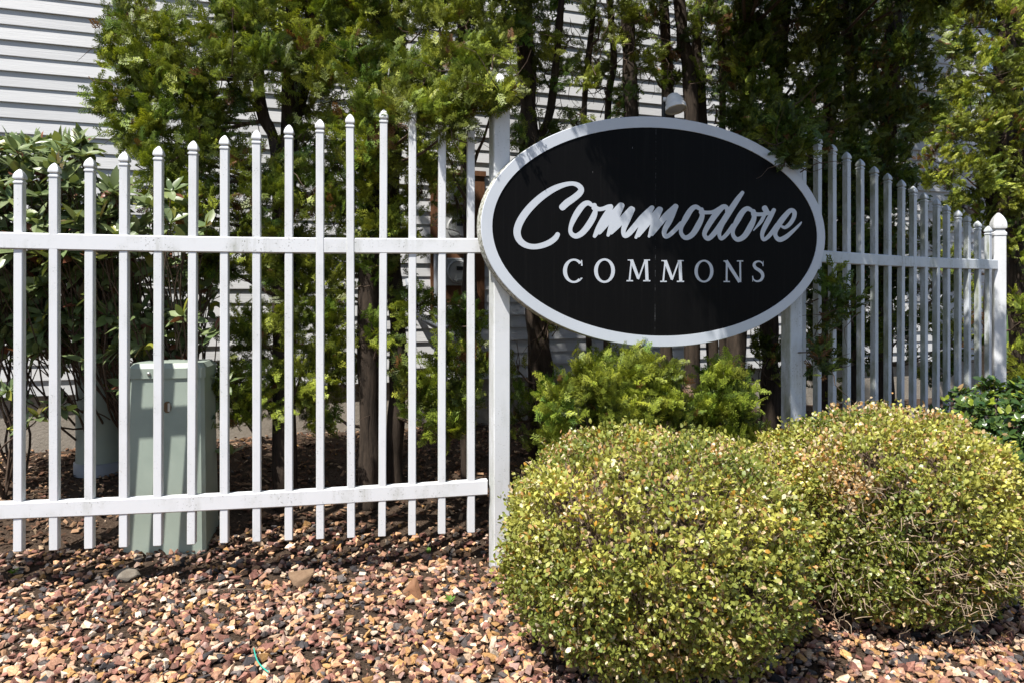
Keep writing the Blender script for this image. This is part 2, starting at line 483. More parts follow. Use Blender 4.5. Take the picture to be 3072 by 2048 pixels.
V = np.array([[x, y, z] for x in (HX0 - .3, HX1 + .3) for y, z in ((-.4, 6.2), (3, 7.9), (6.4, 6.2), (6.4, 6.32), (3, 8.05), (-.4, 6.32))])
rf.add(V, [np.array([[i, (i + 1) % 6, (i + 1) % 6 + 6, i + 6] for i in range(6)])])
rf.build('roof', M['roof'], house)
for gx in (HX0, HX1):
    gb = MB(); gb.add(np.array([[gx, 0, 6.2], [gx, 6, 6.2], [gx, 3, 7.88]]), np.array([[0, 1, 2]])); gb.build('gable', M['siding'], house)

def wall_pt(x, y, out=0.0):
    """photo pixel (2352) -> world point on the siding plane, `out` metres in front"""
    rx = (x * 1.30612 - CXP) / FPX
    t = math.tan(HA); Yw = (6.0 + 4.19 * t) / (1 - t * rx)
    p = px(x, y, Yw)
    return p + out * np.array([math.sin(HA), -math.cos(HA), 0])

# meters, conduit on the wall
def wall_empty(name, x, y, out): return empty(name, tuple(wall_pt(x, y, out)), HA)
o = wall_empty('meter_board', 1050, 560, .02)
MB().box((0, 0, 0), (.55, .03, 1.45)).build('backboard', M['board_brown'], o)
MB().box((0, -.022, .70), (.57, .02, .05)).build('batten', M['board_brown'], o)
tag(o, 'brown wooden board on the siding that carries the electric meters', 'board')
for k, (yy, lab) in enumerate(((440, 'uppermost round electric meter on the brown board'), (525, 'middle round electric meter on the brown board'), (625, 'lowest round electric meter on the brown board'))):
    o = wall_empty('electric_meter', 1048, yy, .045)
    RX = np.array([[1, 0, 0], [0, 0, -1], [0, 1, 0]])
    MB().box((0, 0, 0), (.26, .05, .27), ch=.01).build('base_box', M['meter_grey'], o)
    MB().lathe([(.115, .02), (.115, .05), (.1, .06), (.1, .02)], 28, RX).build('ring', M['meter_grey'], o, True)
    MB().lathe([(.0, .055), (.095, .055), (.095, .05)], 28, RX).build('dial_plate', M['meter_plate'], o)
    MB().box((.02, -.062, .03), (.09, .012, .035)).build('display', M['meter_dark'], o)
    MB().box((.02, -.061, -.045), (.10, .008, .05)).build('name_plate', M['meter_plate'], o)
    MB().lathe([(.098, .055), (.098, .11), (.085, .135), (.05, .145), (.0, .147)], 28, RX).build('glass_cover', M['glass'], o, True)
    tag(o, lab, 'meter', 'electric meters')
o = wall_empty('breaker_box', 1048, 715, .04)
MB().box((0, 0, 0), (.20, .06, .12), ch=.008).build('case', M['meter_grey'], o)
MB().box((.03, -.034, -.01), (.05, .01, .025)).build('latch', M['meter_plate'], o)
tag(o, 'small grey switch box below the lowest meter', 'switch box')
cp = [wall_pt(935, 640, .06), wall_pt(945, 690, .06), wall_pt(965, 730, .08), wall_pt(1000, 750, .08), wall_pt(1040, 748, .08)]
tag(MB().tube(np.array([p for p in cp]), .035, 12).build('conduit', M['conduit'], smooth=True), 'curved grey conduit bending along the siding below the meters', 'conduit')
tag(MB().tube(np.array([wall_pt(1000, 560, .06), wall_pt(1000, 640, .06), wall_pt(1001, 950, .06)]), .03, 12).build('downpipe', M['conduit'], smooth=True), 'straight grey pipe running down the siding beside the meters', 'pipe')

# ------------------------------------------------------------------ fence
PW, RH, RD = .0445, .089, .052
CAPP = [(0, 0), (.0035, .001), (.0035, .009), (0, .012), (-.003, .016), (-.003, .021), (.004, .025), (.0048, .030), (.0042, .038), (.0015, .048), (-.003, .058), (-.0085, .067), (-.0145, .0745), (-.019, .0785)]
POSTC = [(g * 1.5 if g > 0 else g * 2.25, z * 2.7) for g, z in CAPP]
PCH = POSTC[-1][1]
def cap_mesh(name, half, prof, m):
    return MB().sq_lathe([(max(g, -half + .002), z) for g, z in prof], half, half, half * .14).mesh(name, m)
caps = {k: cap_mesh('cap', PW / 2, CAPP, M[k]) for k in ('vinyl', 'vinyl_old')}

def fence_panel(loc, rz, x0, step, n, top0, dtop, bot0, dbot, rails, L0, L1, mk, sag, label):
    """local x runs along the panel; rails are (z, matkey)"""
    root = empty('picket_fence', loc, rz)
    tag(root, label, 'fence', 'white picket fences')
    for zr, mr in rails:
        m = MB(); xs = np.linspace(L0, L1, 15); h = RH / 2; d = RD / 2; k = .006
        sec = np.array([[-d, -h + k], [-d, h - k], [-d + k, h], [d - k, h], [d, h - k], [d, -h + k], [d - k, -h], [-d + k, -h]])
        V, F = [], []
        for i, x in enumerate(xs):
            s = (2 * (x - L0) / (L1 - L0) - 1) ** 2 - 1
            V += [[x, y, zr + z + sag * s] for y, z in sec]
            if i: F += [[(i - 1) * 8 + j, (i - 1) * 8 + (j + 1) % 8, i * 8 + (j + 1) % 8, i * 8 + j][::-1] for j in range(8)]
        m.add(np.array(V), [np.array(F)]); m.F[8] = [np.array([list(range(8)), [14 * 8 + j for j in range(7, -1, -1)]])]
        m.build('rail', M[mr], root)
    for i in range(n):
        x, zt, zb = x0 + step * i, top0 + dtop * i, bot0 + dbot * i
        zt -= .0785
        m = MB(); m.sq_lathe([(0, zb, .004), (0, zb + .004), (0, zt), (-.001, zt + .001)], PW / 2, PW / 2, .0035)
        p = m.build('picket', M[mk], root, loc=(x, 0, 0))
        p.rotation_euler = (random.gauss(0, .0016), random.gauss(0, .0018), random.gauss(0, .012))
        link('cap', caps[mk], p, (0, 0, zt))
    return root
AL = math.atan2(.44, 2.398)
n_l = np.array([math.sin(AL), -math.cos(AL)])
pl = np.array([-2.64, 3.914]) - n_l * (PW / 2)           # centre line through the first picket in view
fence_panel((pl[0], pl[1], 0), AL, -.1742, .1742, 16, 2.284 - .0369, .0369, .239 + .003, -.0028,
            [(EYE + .2586 + RH / 2, 'vinyl_rail'), (EYE - 1.178 + RH / 2, 'vinyl_rail')], -.36, 2.535, 'vinyl', .013,
            'clean white picket fence panel rising towards the oval sign, utility box behind it')
AR = math.atan2(6.37 - 5.04, 4.156 - 2.115)
n_r = np.array([math.sin(AR), -math.cos(AR)])
KR = 1.05
pr = np.array([2.115, 5.04]) * KR - n_r * (PW / 2)
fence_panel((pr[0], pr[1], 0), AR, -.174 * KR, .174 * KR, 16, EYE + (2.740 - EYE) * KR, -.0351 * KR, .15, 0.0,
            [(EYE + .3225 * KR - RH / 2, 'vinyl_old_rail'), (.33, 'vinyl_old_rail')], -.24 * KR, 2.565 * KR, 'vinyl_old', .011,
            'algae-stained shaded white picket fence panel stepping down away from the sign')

SA = math.radians(19.0); ST = math.tan(SA)
pcap = {k: cap_mesh('cap', .0508, POSTC, M[k]) for k in ('vinyl', 'vinyl_old')}
def post(x, y, rz, ztop, mk, label):
    z0 = float(gz(x, y)) - .15
    o = empty('fence_post', (x, y, 0), rz)
    zt = ztop - PCH
    MB().sq_lathe([(0, z0), (0, zt)], .0508, .0508, .005).build('shaft', M[mk], o)
    link('cap', pcap[mk], o, (0, 0, zt))
    tag(o, label, 'fence post', 'white fence posts with pointed caps')
    return o
post(-.075, 4.385, SA, 2.93, 'vinyl', 'tall clean white post behind the left edge of the oval sign')
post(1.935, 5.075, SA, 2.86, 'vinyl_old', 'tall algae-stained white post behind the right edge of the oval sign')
re = pr + 2.60 * KR * np.array([math.cos(AR), math.sin(AR)])
post(re[0] + .02, re[1] + .01, math.radians(-14), 2.375, 'vinyl', 'short white end post beside the glossy dark green shrub')
le = pl + -.42 * np.array([math.cos(AL), math.sin(AL)])
post(le[0], le[1], AL, 2.35, 'vinyl', 'white end post where the fence meets the rhododendron')

# ------------------------------------------------------------------ sign
SC = np.array([.9795, 4.602, 2.0045]); SAX, SBZ = 1.2247, .7187
sign = empty('oval_sign', tuple(SC), SA)
tag(sign, 'black oval sign with white border and lettering Commodore Commons', 'sign')
def sign_uv(xp, yp):
    rx, rz = (xp - CXP) / FPX, (HOR - yp) / FPX
    Yd = (SC[1] - ST * SC[0]) / (1 - ST * rx)
    return ((rx * Yd - SC[0]) / math.cos(SA), EYE + rz * Yd - SC[2])
NSEG = 120
ang = np.arange(NSEG) * 2 * math.pi / NSEG
def ell(a, b, y): return np.stack([a * np.cos(ang), np.full(NSEG, y), b * np.sin(ang)], 1)
def loft(rings):
    V = np.concatenate(rings); n = len(rings)
    F = np.array([[i * NSEG + j, (i + 1) * NSEG + j, (i + 1) * NSEG + (j + 1) % NSEG, i * NSEG + (j + 1) % NSEG] for i in range(n - 1) for j in range(NSEG)])
    return V, F
bw = .0685
m = MB(); m.add(*loft([ell(SAX, SBZ, .003), ell(SAX, SBZ, .085), ell(SAX - .05, SBZ - .05, .0855)])); m.build('edge_band', M['edge'], sign)
m = MB(); m.add(*loft([ell(SAX - bw, SBZ - bw, .006), ell(SAX - bw, SBZ - bw, 0), ell(SAX - .003, SBZ - .003, 0), ell(SAX, SBZ, .003)])); m.build('border', M['border'], sign)
V = np.concatenate([ell(SAX - bw + .001, SBZ - bw + .001, .005), [[0, .005, 0]]])
m = MB(); m.add(V, np.array([[j, (j + 1) % NSEG, NSEG] for j in range(NSEG)])); m.build('face', M['black'], sign)
V = np.concatenate([ell(SAX - .05, SBZ - .05, .0853), [[0, .0853, 0]]])
m = MB(); m.add(V, np.array([[(j + 1) % NSEG, j, NSEG] for j in range(NSEG)])); m.build('back', M['edge'], sign)
for sx in (-1.055, 1.01):
    MB().box((sx, .10, .2), (.05, .03, .05)).build('bracket', M['black_pipe'], sign)

def catmull(P, per=7):
    P = np.asarray(P, float)
    if len(P) < 3: return np.stack([P[0] + (P[-1] - P[0]) * t for t in np.linspace(0, 1, 5)])
    Q = np.concatenate([[2 * P[0] - P[1]], P, [2 * P[-1] - P[-2]]]); out = []
    for i in range(1, len(Q) - 2):
        for t in np.arange(per) / per:
            out.append(.5 * (2 * Q[i] + (Q[i + 1] - Q[i - 1]) * t + (2 * Q[i - 1] - 5 * Q[i] + 4 * Q[i + 1] - Q[i + 2]) * t * t + (3 * Q[i] - Q[i - 1] - 3 * Q[i + 1] + Q[i + 2]) * t ** 3))
    out.append(P[-1]); return np.array(out)
LZ = [0.0015]
def strokes(items, crop, caps_round=True):
    """items: list of strokes of (x, y, w) in crop pixels; returns MB in sign coordinates"""
    ox, oy, sc = crop; m = MB()
    for st in items:
        S = catmull(st); C2, W = S[:, :2], np.maximum(S[:, 2], 4) / 2
        T = np.gradient(C2, axis=0); T /= np.linalg.norm(T, axis=1)[:, None] + 1e-9
        Nn = np.stack([-T[:, 1], T[:, 0]], 1)
        L, Rr = C2 + Nn * W[:, None], C2 - Nn * W[:, None]
        if caps_round:
            e = []
            for i, sgn in ((0, -1), (-1, 1)):
                for f in ((.5, .866), (.8, .6), (.95, .31)):
                    e.append((C2[i] + sgn * T[i] * W[i] * f[0] * .9, W[i] * f[1], Nn[i]))
            a = [(c + nn * w, c - nn * w) for c, w, nn in e]
            L = np.concatenate([[q[0] for q in a[2::-1]], L, [q[0] for q in a[3:]]])
            Rr = np.concatenate([[q[1] for q in a[2::-1]], Rr, [q[1] for q in a[3:]]])
        n = len(L); V = []
        z0 = LZ[0]; LZ[0] += .00012
        if LZ[0] > .0042: LZ[0] = .0015
        for k, (l, r) in enumerate(zip(L, Rr)):
            dz = z0 + .00035 * k / n
            for q in (l, r):
                u, v = sign_uv(ox + q[0] / sc, oy + q[1] / sc)
                V.append([u, .005 - dz, v])
        m.add(np.array(V), np.array([[2 * k, 2 * k + 1, 2 * k + 3, 2 * k + 2] for k in range(n - 1)]))
    return m
C1, C2c = (1480, 520, 5.227), (1880, 520, 4.2)
def letter(items, crop, rnd=True):
    return strokes(items, crop, rnd).build('letter', M['letter'], sign)
letter([[(1085, 535, 105), (1160, 465, 110), (1260, 395, 105), (1350, 320, 100), (1382, 255, 88), (1335, 192, 78), (1240, 163, 66), (1110, 184, 76), (960, 243, 96), (815, 330, 106), (680, 438, 112), (560, 560, 116), (462, 690, 118), (398, 815, 118), (375, 925, 114), (397, 1020, 106), (455, 1093, 98), (545, 1140, 88), (660, 1153, 84), (790, 1127, 88), (900, 1078, 90), (978, 1015, 86), (1012, 960, 74)]], C1)
letter([[(1545, 500, 60), (1490, 468, 76), (1420, 495, 88), (1340, 590, 98), (1262, 725, 86), (1213, 860, 62), (1225, 945, 68), (1295, 987, 80), (1390, 942, 92), (1490, 825, 100), (1575, 680, 96), (1604, 575, 70), (1585, 505, 80)],
        [(1585, 540, 90), (1660, 565, 66), (1730, 556, 64), (1800, 530, 70), (1850, 518, 62)]], C1)
letter([[(1848, 528, 76), (1735, 730, 108), (1650, 880, 96), (1590, 990, 56)], [(1660, 920, 90), (1820, 720, 120), (2005, 510, 104)],
        [(2015, 505, 92), (1905, 740, 106), (1850, 860, 92), (1802, 975, 50)], [(1850, 930, 70), (1990, 770, 110), (2170, 565, 98)],
        [(2180, 565, 92), (2100, 740, 96), (2045, 890, 76), (2060, 985, 60), (2140, 950, 66), (2290, 770, 74)]], C1)
letter([[(-10, 792, 50), (90, 690, 74), (200, 562, 80), (318, 438, 62)], [(325, 432, 56), (215, 625, 72), (118, 812, 36)],
        [(150, 785, 50), (290, 600, 78), (415, 455, 70)], [(425, 455, 68), (345, 635, 74), (284, 798, 34)], [(320, 770, 50), (470, 570, 80), (618, 418, 66)],
        [(622, 418, 66), (548, 590, 74), (478, 725, 62), (492, 800, 52), (560, 765, 56), (690, 635, 60)]], C2c)
def oh(dx, dy): return [[(x + dx, y + dy, w) for x, y, w in ((915, 445, 50), (870, 425, 58), (815, 460, 68), (748, 565, 74), (692, 680, 52), (690, 762, 50), (745, 815, 58), (830, 772, 70), (905, 655, 76), (952, 545, 62), (942, 460, 62))],
                        [(x + dx, y + dy, w) for x, y, w in ((940, 490, 66), (1000, 497, 46), (1090, 490, 48), (1170, 450, 56))]]
letter(oh(0, 0), C2c)
letter([[(1265, 500, 40), (1262, 440, 56), (1215, 427, 64), (1140, 500, 76), (1055, 620, 72), (990, 735, 62), (985, 790, 54), (1030, 825, 58), (1100, 765, 66), (1200, 635, 76), (1300, 480, 76), (1400, 330, 66), (1462, 245, 46)],
        [(1245, 570, 56), (1185, 695, 56), (1168, 775, 48), (1195, 826, 46), (1260, 772, 52), (1345, 660, 56)]], C2c)
letter(oh(654, 22)[:1] + [[(1598, 512, 66), (1655, 520, 48), (1740, 515, 48), (1800, 500, 42)]], C2c)
letter([[(1740, 440, 72), (1765, 490, 70)], [(1745, 510, 46), (1690, 615, 44), (1600, 722, 14)],
        [(1857, 465, 52), (1795, 580, 66), (1725, 715, 60), (1707, 790, 48), (1730, 838, 44), (1800, 785, 52), (1900, 650, 56)]], C2c)
letter([[(1955, 670, 30), (2000, 685, 42), (2060, 640, 52), (2108, 565, 54), (2117, 495, 58), (2070, 470, 56), (2000, 540, 68), (1925, 640, 74), (1880, 730, 60), (1882, 795, 52), (1930, 838, 60), (2010, 805, 58), (2110, 720, 42), (2185, 645, 28), (2206, 618, 16)]], C2c)

def ring_letter(cx, cy, ro, ri, crop, a0=0, a1=360, extra=None):
    """upright capital O or C with thin top and bottom"""
    ox, oy, sc = crop; m = MB(); a = np.radians(np.linspace(a0, a1, 49)); V = []
    for k, t in enumerate(a):
        for r in (ro, ri):
            u, v = sign_uv(ox + (cx + r[0] * math.cos(t)) / sc, oy + (cy - r[1] * math.sin(t)) / sc); V.append([u, .0028, v])
    m.add(np.array(V), np.array([[2 * k, 2 * k + 1, 2 * k + 3, 2 * k + 2] for k in range(48)]))
    if extra:
        e = strokes(extra, crop, False); m.add(np.concatenate(e.V), [np.concatenate(f) for f in e.F.values()])
    return m.build('letter', M['letter'], sign)
C3 = (1240, 700, 1.8375)
ring_letter(886, 208, (60, 67), (38, 56), C3, 42, 312, [[(929, 148, 5), (930, 180, 9)], [(922, 253, 11), (933, 247, 4)]])
ring_letter(1055, 207, (57.5, 67.5), (37, 56), C3)
def M_letter(x, y): return letter([[(x + 15, y + 7, 13), (x + 80, y + 7, 13)], [(x + 0, y + 268, 16), (x + 82, y + 268, 16)], [(x + 210, y + 268, 16), (x + 300, y + 268, 16)], [(x + 220, y + 7, 13), (x + 296, y + 7, 13)],
    [(x + 62, y + 10, 18), (x + 37, y + 268, 22)], [(x + 62, y + 5, 42), (x + 150, y + 240, 38)], [(x + 148, y + 250, 18), (x + 236, y + 5, 20)], [(x + 248, y + 5, 38), (x + 258, y + 268, 40)]], C2c, False)
M_letter(1, 1088); M_letter(425, 1096)
ring_letter(977, 1235, (120, 143), (78, 121), C2c)
letter([[(1222, 1107, 14), (1275, 1107, 14)], [(1222, 1366, 15), (1302, 1366, 15)], [(1390, 1107, 14), (1470, 1107, 14)], [(1263, 1108, 24), (1260, 1366, 24)], [(1256, 1103, 44), (1428, 1372, 40)], [(1434, 1108, 22), (1437, 1373, 22)]], C2c, False)
letter([[(1722, 1165, 10), (1716, 1140, 14), (1690, 1116, 18), (1655, 1112, 22), (1620, 1130, 32), (1610, 1162, 38), (1630, 1195, 40), (1675, 1225, 42), (1710, 1260, 42), (1718, 1305, 38), (1695, 1345, 32), (1655, 1362, 22), (1620, 1355, 18), (1598, 1330, 14), (1592, 1298, 10)], [(1724, 1108, 7), (1722, 1172, 12)], [(1591, 1295, 12), (1592, 1368, 7)]], C2c, False)

# flood light above the sign
lp = np.array([px(1553, 252, 4.72)[0], 4.72, px(1553, 252, 4.72)[2]])
o = empty('flood_light', (px(1524, 340, 4.80)[0], 4.80, 2.52))
tag(o, 'small white dome flood light on a black pole above the sign', 'lamp')
dl = lp - np.array(o.location)
MB().tube(np.array([[0, 0, -.5], [0, 0, 0], [0, 0, .33], [.004, -.005, .365], [.03, -.03, .375]]), .0125, 12).build('pole', M['black_pipe'], o, True)
MB().tube(np.array([[0, 0, .24], [0, 0, .255]]), .0155, 12).build('collar', M['black_pipe'], o, True)
Rm = (Matrix.Rotation(math.radians(-9), 3, 'Y') @ Matrix.Rotation(math.radians(-13), 3, 'X'))
Rm = np.array(Rm)
h = MB().lathe([(.0, .112), (.018, .110), (.033, .102), (.046, .085), (.055, .062), (.060, .034), (.062, .032), (.066, .030), (.067, .012), (.069, .0), (.066, -.004)], 36, Rm, dl).build('housing', M['lamp'], o, True)
MB().lathe([(.069, .001), (.0705, -.003), (.066, -.006), (.060, -.003), (.058, .004)], 36, Rm, dl).build('rim', M['lamp_rust'], h, True)
MB().lathe([(.059, .003), (.03, .001), (.0, .0)], 36, Rm, dl).build('lens', M['lens'], h, True)
MB().tube(np.array([dl + Rm @ np.array([-.05, 0, .08]), dl + Rm @ np.array([-.068, .0, .083])]), .014, 14).build('knuckle', M['lamp'], o, True)

# ------------------------------------------------------------------ utility box and pedestal behind the fence
bx = px(377, 1290, 4.42)
o = empty('utility_box', (bx[0], 4.42, float(gz(bx[0], 4.42)) - .03), math.radians(9))
tag(o, 'grey green metal utility box with bolted lid behind the pickets', 'utility box')
lean = .055
def frus(m, w0, d0, z0, w1, d1, z1, dy0=0., dy1=0., ch=.02):
    def ring(w, d, z, dy):
        a, b = w / 2, d / 2
        return [[-a + ch, dy, z], [a - ch, dy, z], [a, dy + ch, z], [a, dy + d - ch, z], [a - ch, dy + d, z], [-a + ch, dy + d, z], [-a, dy + d - ch, z], [-a, dy + ch, z]]
    V = np.array(ring(w0, d0, z0, dy0) + ring(w1, d1, z1, dy1))
    m.add(V, [np.array([[j, (j + 1) % 8, 8 + (j + 1) % 8, 8 + j] for j in range(8)])])
    m.F.setdefault(8, []).append(np.array([list(range(7, -1, -1)), list(range(8, 16))]) + m.n - 16)
    return m
body = frus(MB(), .475, .36, 0, .425, .30, 1.09, 0, lean).build('body', M['green'], o)
lid = frus(frus(MB(), .443, .32, 1.075, .443, .32, 1.135, lean - .012, lean - .012), .443, .32, 1.135, .40, .27, 1.165, lean - .012, lean + .01).build('lid', M['green'], o)
RXb = np.array([[1, 0, 0], [0, 0, -1], [0, 1, 0]])
for sx in (-.10, .145):
    MB().lathe([(.011, 0), (.011, .004), (.008, .008), (0, .009)], 12, RXb, (sx, lean - .013, 1.105)).build('bolt', M['steel'], lid, True)
MB().lathe([(0, .003), (.035, .002), (.036, 0)], 10, RXb @ np.diag([.7, 1, 1]), (.005, lean * .82 - .002, .90)).build('rust_patch', M['rust'], body)
MB().box((.018, lean * .82 - .008, .90), (.014, .014, .05)).build('lock_slot', M['steel'], body)

pd = px(212, 1200, 5.35)
o = empty('cable_pedestal', (pd[0], 5.45, float(gz(pd[0], 5.45)) - .02), math.radians(14))
tag(o, 'dark grey green round cable pedestal among rhododendron stems', 'pedestal')
MB().lathe([(.172, 0), (.172, .09), (.160, .092)], 28).build('base_ring', M['conduit'], o, True)
MB().lathe([(.158, .085), (.158, 1.06), (.150, 1.12), (.12, 1.17), (0, 1.19)], 28).build('shell', M['green'], o, True)
MB().box((.165, -.04, .6), (.03, .05, 1.0), ch=.005).build('hasp_rail', M['green'], o)

# ------------------------------------------------------------------ arborvitae
def frond_template(pairs, subs, w, seed):
    """feathery spray of scale-leaf branchlets; y is the growth direction. returns verts, tris, tones"""
    r = np.random.default_rng(seed); V, F, T = [], [], []
    def blade(x, y, dx, dy, L, ww, z):
        n = len(V); d = np.array([dx, dy]) / math.hypot(dx, dy); p = np.array([-d[1], d[0]]); o = np.array([x, y])
        t = r.uniform(.55, 1.35); zt = r.normal() * .10 * L
        for q, k in ((o - p * ww, .62), (o + p * ww, .62), (o + d * L, 1.45)):
            V.append([q[0], q[1], z + (zt if k > 1 else 0) - .25 * q[0] ** 2 - .16 * q[1] ** 2])
            T.append([t * k * (1.08 if k > 1 else 1), t * k, t * k * .9])
        F.append([n, n + 1, n + 2])
    blade(0, 0, 0, 1, 1.0, .020, 0)
    for k in range(pairs):
        f = k / (pairs - 1)
        for sg in (-1, 1):
            y = .10 + .62 * f + .05 * (sg > 0) + r.normal() * .015; L = (.40 - .20 * f) * r.uniform(.75, 1.2); z = .04 * sg + r.normal() * .02
            dx, dy = sg * .72, .70 + .2 * f; nrm = math.hypot(dx, dy); dx /= nrm; dy /= nrm
            blade(0, y, dx, dy, L, w, z)
            for q in subs:
                t = abs(q); side = 1 if q > 0 else -1
                a = math.radians(r.uniform(28, 48) * side * sg); ex, ey = dx * math.cos(a) - dy * math.sin(a), dx * math.sin(a) + dy * math.cos(a)
                blade(dx * L * t, y + dy * L * t, ex, ey, L * (.68 - .3 * t), w, z + .05 * side)
    return np.array(V), np.array(F), np.array(T)
FINE = [frond_template(5, (.25, .6, -.45), .036, q) for q in range(4)]
MED = [frond_template(5, (.45,), .060, 20 + q) for q in range(4)]
COARSE = [frond_template(4, (.4,), .075, 9)]

def foliage(blobs, tone=1.0, yellow=.5, brown=.03, size=(.065, .125), forward=.25, tmpl=None):
    """blobs: (centre xyz, radii xyz, fronds). tufts of flat sprays over each blob's shell"""
    P, G, C, S, NH = [], [], [], [], []
    for c, r, n in blobs:
        c, r = np.asarray(c, float), np.asarray(r, float)
        nt_ = max(3, int(n / 21))
        d = unit(rng.normal(size=(nt_, 3)) + np.array([0, -forward, .15]))
        tc = c + d * r * rng.uniform(.45, 1.0, (nt_, 1)) ** .7
        tdir = unit(d * .75 + np.array([0, -.1, .45]) + rng.normal(size=(nt_, 3)) * .35)
        ttone = rng.uniform(.45, 1.4, nt_); tyel = np.clip(rng.normal(yellow, .22, nt_), 0, 1); tb = rng.random(nt_) < brown
        k = rng.integers(0, nt_, n)
        g = unit(tdir[k] + rng.normal(size=(n, 3)) * .5)
        P.append(tc[k] + rng.normal(size=(n, 3)) * .036 + tdir[k] * rng.uniform(-.09, .03, (n, 1))); G.append(g)
        NH.append(unit(np.cross(g, np.array([0, 0, 1.0])) + rng.normal(size=(n, 3)) * .55))
        ya = np.clip(tyel[k] + rng.normal(size=n) * .08, 0, 1)[:, None]
        col = (np.array([.060, .118, .017]) * (1 - ya) + np.array([.29, .325, .042]) * ya) * ttone[k][:, None] * rng.uniform(.88, 1.12, (n, 1)) * tone
        br = (tb[k] & (rng.random(n) < .6)) | (rng.random(n) < .012)
        col[br] = np.array([.20, .105, .045]) * rng.uniform(.6, 1.3, (br.sum(), 1))
        C.append(col); S.append(rng.uniform(size[0], size[1], n))
    P, G, C, S, NH = map(np.concatenate, (P, G, C, S, NH))
    R = frames(G, NH); out = []; off = 0; ts = tmpl or FINE; kind = rng.integers(0, len(ts), len(P))
    for q, (tv, tf, tm) in enumerate(ts):
        w = kind == q; V, F, CC = scatter(tv, tf, P[w], R[w], S[w], C[w], tm)
        out.append((V, F + off, CC)); off += len(V)
    return tuple(np.concatenate(z) for z in zip(*out))

def pblob(x, y, rx, ry, Y, n, depth=None):
    k = 1.30612 * Y / FPX
    return (px(x, y, Y), np.array([rx * k, depth or (rx + ry) * .5 * k, ry * k]), n)

def limb_points(a, b, sag=.06, n=6):
    t = np.linspace(0, 1, n)[:, None]
    return a + (b - a) * t + np.array([0, 0, -1]) * sag * np.sin(t * math.pi) + rng.normal(size=(n, 3)) * .012 * (t * (1 - t) * 4)

def tree(label, stems, blobs, high=(), bare=0, **kw):
    """stems: list of (points, r0, r1); blobs from pblob or raw"""
    base = stems[0][0][0]
    root = empty('arborvitae_tree', (base[0], base[1], float(gz(base[0], base[1]))))
    org = np.array(root.location)
    tr = MB(); allp = []
    for pts, r0, r1 in stems:
        P = catmull(np.asarray(pts), 5); rr = np.linspace(r0, r1, len(P)) * (1 + .10 * rng.normal(size=len(P)))
        tr.tube(P - org, rr, 9); allp.append(P)
    allp = np.concatenate(allp)
    tr.build('trunk', M['bark'], root, True)
    br = MB()
    for c, r, n in list(blobs) + list(high):
        dd = np.linalg.norm(allp - (c - np.array([0, 0, .15])), axis=1); a = allp[dd.argmin()]
        if dd.min() > .05:
            br.tube(limb_points(a, c, .04) - org, np.linspace(.016, .005, 6), 5, False)
        for _ in range(2 + int(n / 120)):
            e = c + unit(rng.normal(size=3)) * r * rng.uniform(.6, 1.05)
            br.tube(limb_points(c, e, .02, 4) - org, np.linspace(.005, .0018, 4), 4, False)
    for _ in range(bare):
        c, r, n = blobs[rng.integers(len(blobs))]
        s = c + rng.normal(size=3) * r * .7; P = [s]; d = unit(rng.normal(size=3) + np.array([0, -.5, 0]))
        for q in range(5): d = unit(d + rng.normal(size=3) * .35); P.append(P[-1] + d * .07)
        br.tube(np.array(P) - org, np.linspace(.0045, .0012, 6), 4, False)
    br.build('branches', M['twig_dark'], root)['kind'] = 'stuff'
    V, F, C = foliage(blobs, **kw)
    if high:      # the crown above, built of coarser sprays
        V2, F2, C2 = foliage(high, **dict(kw, size=(.12, .22), tmpl=COARSE))
        V, F, C = np.concatenate([V, V2]), np.concatenate([F, F2 + len(V)]), np.concatenate([C, C2])
    cr = link('crown', np_mesh('crown', V - org, F, M['frond'], C), root); cr['kind'] = 'stuff'
    tag(root, label, 'tree', 'arborvitae trees behind the fence')
    return root

def stem(Y, pts, r0, r1, top=5.8):
    P = [px(x, y, Y + dy) for x, y, dy in pts]
    P.sort(key=lambda p: p[2])
    b = P[0].copy(); b[2] = float(gz(b[0], b[1])) - .08
    if P[0][2] > b[2] + .15: P = [b] + P
    t = P[-1] + (P[-1] - P[-2]) / (np.linalg.norm(P[-1] - P[-2]) + 1e-6) * max(0, top - P[-1][2])
    if top > P[-1][2] + .1: P.append(t)
    return (np.array(P), r0, r1)

def upper(cx, cy, z0, z1, r, n):
    """crown continuing above the picture"""
    out = []; z = z0
    while z < z1:
        for k in range(3):
            a = rng.uniform(0, 6.28); q = r * rng.uniform(.4, .75)
            out.append((np.array([cx + math.cos(a) * q, cy + math.sin(a) * q * .8, z + rng.uniform(-.1, .1)]), np.array([.36, .34, .34]), n))
        z += .42; r *= .93
    return out

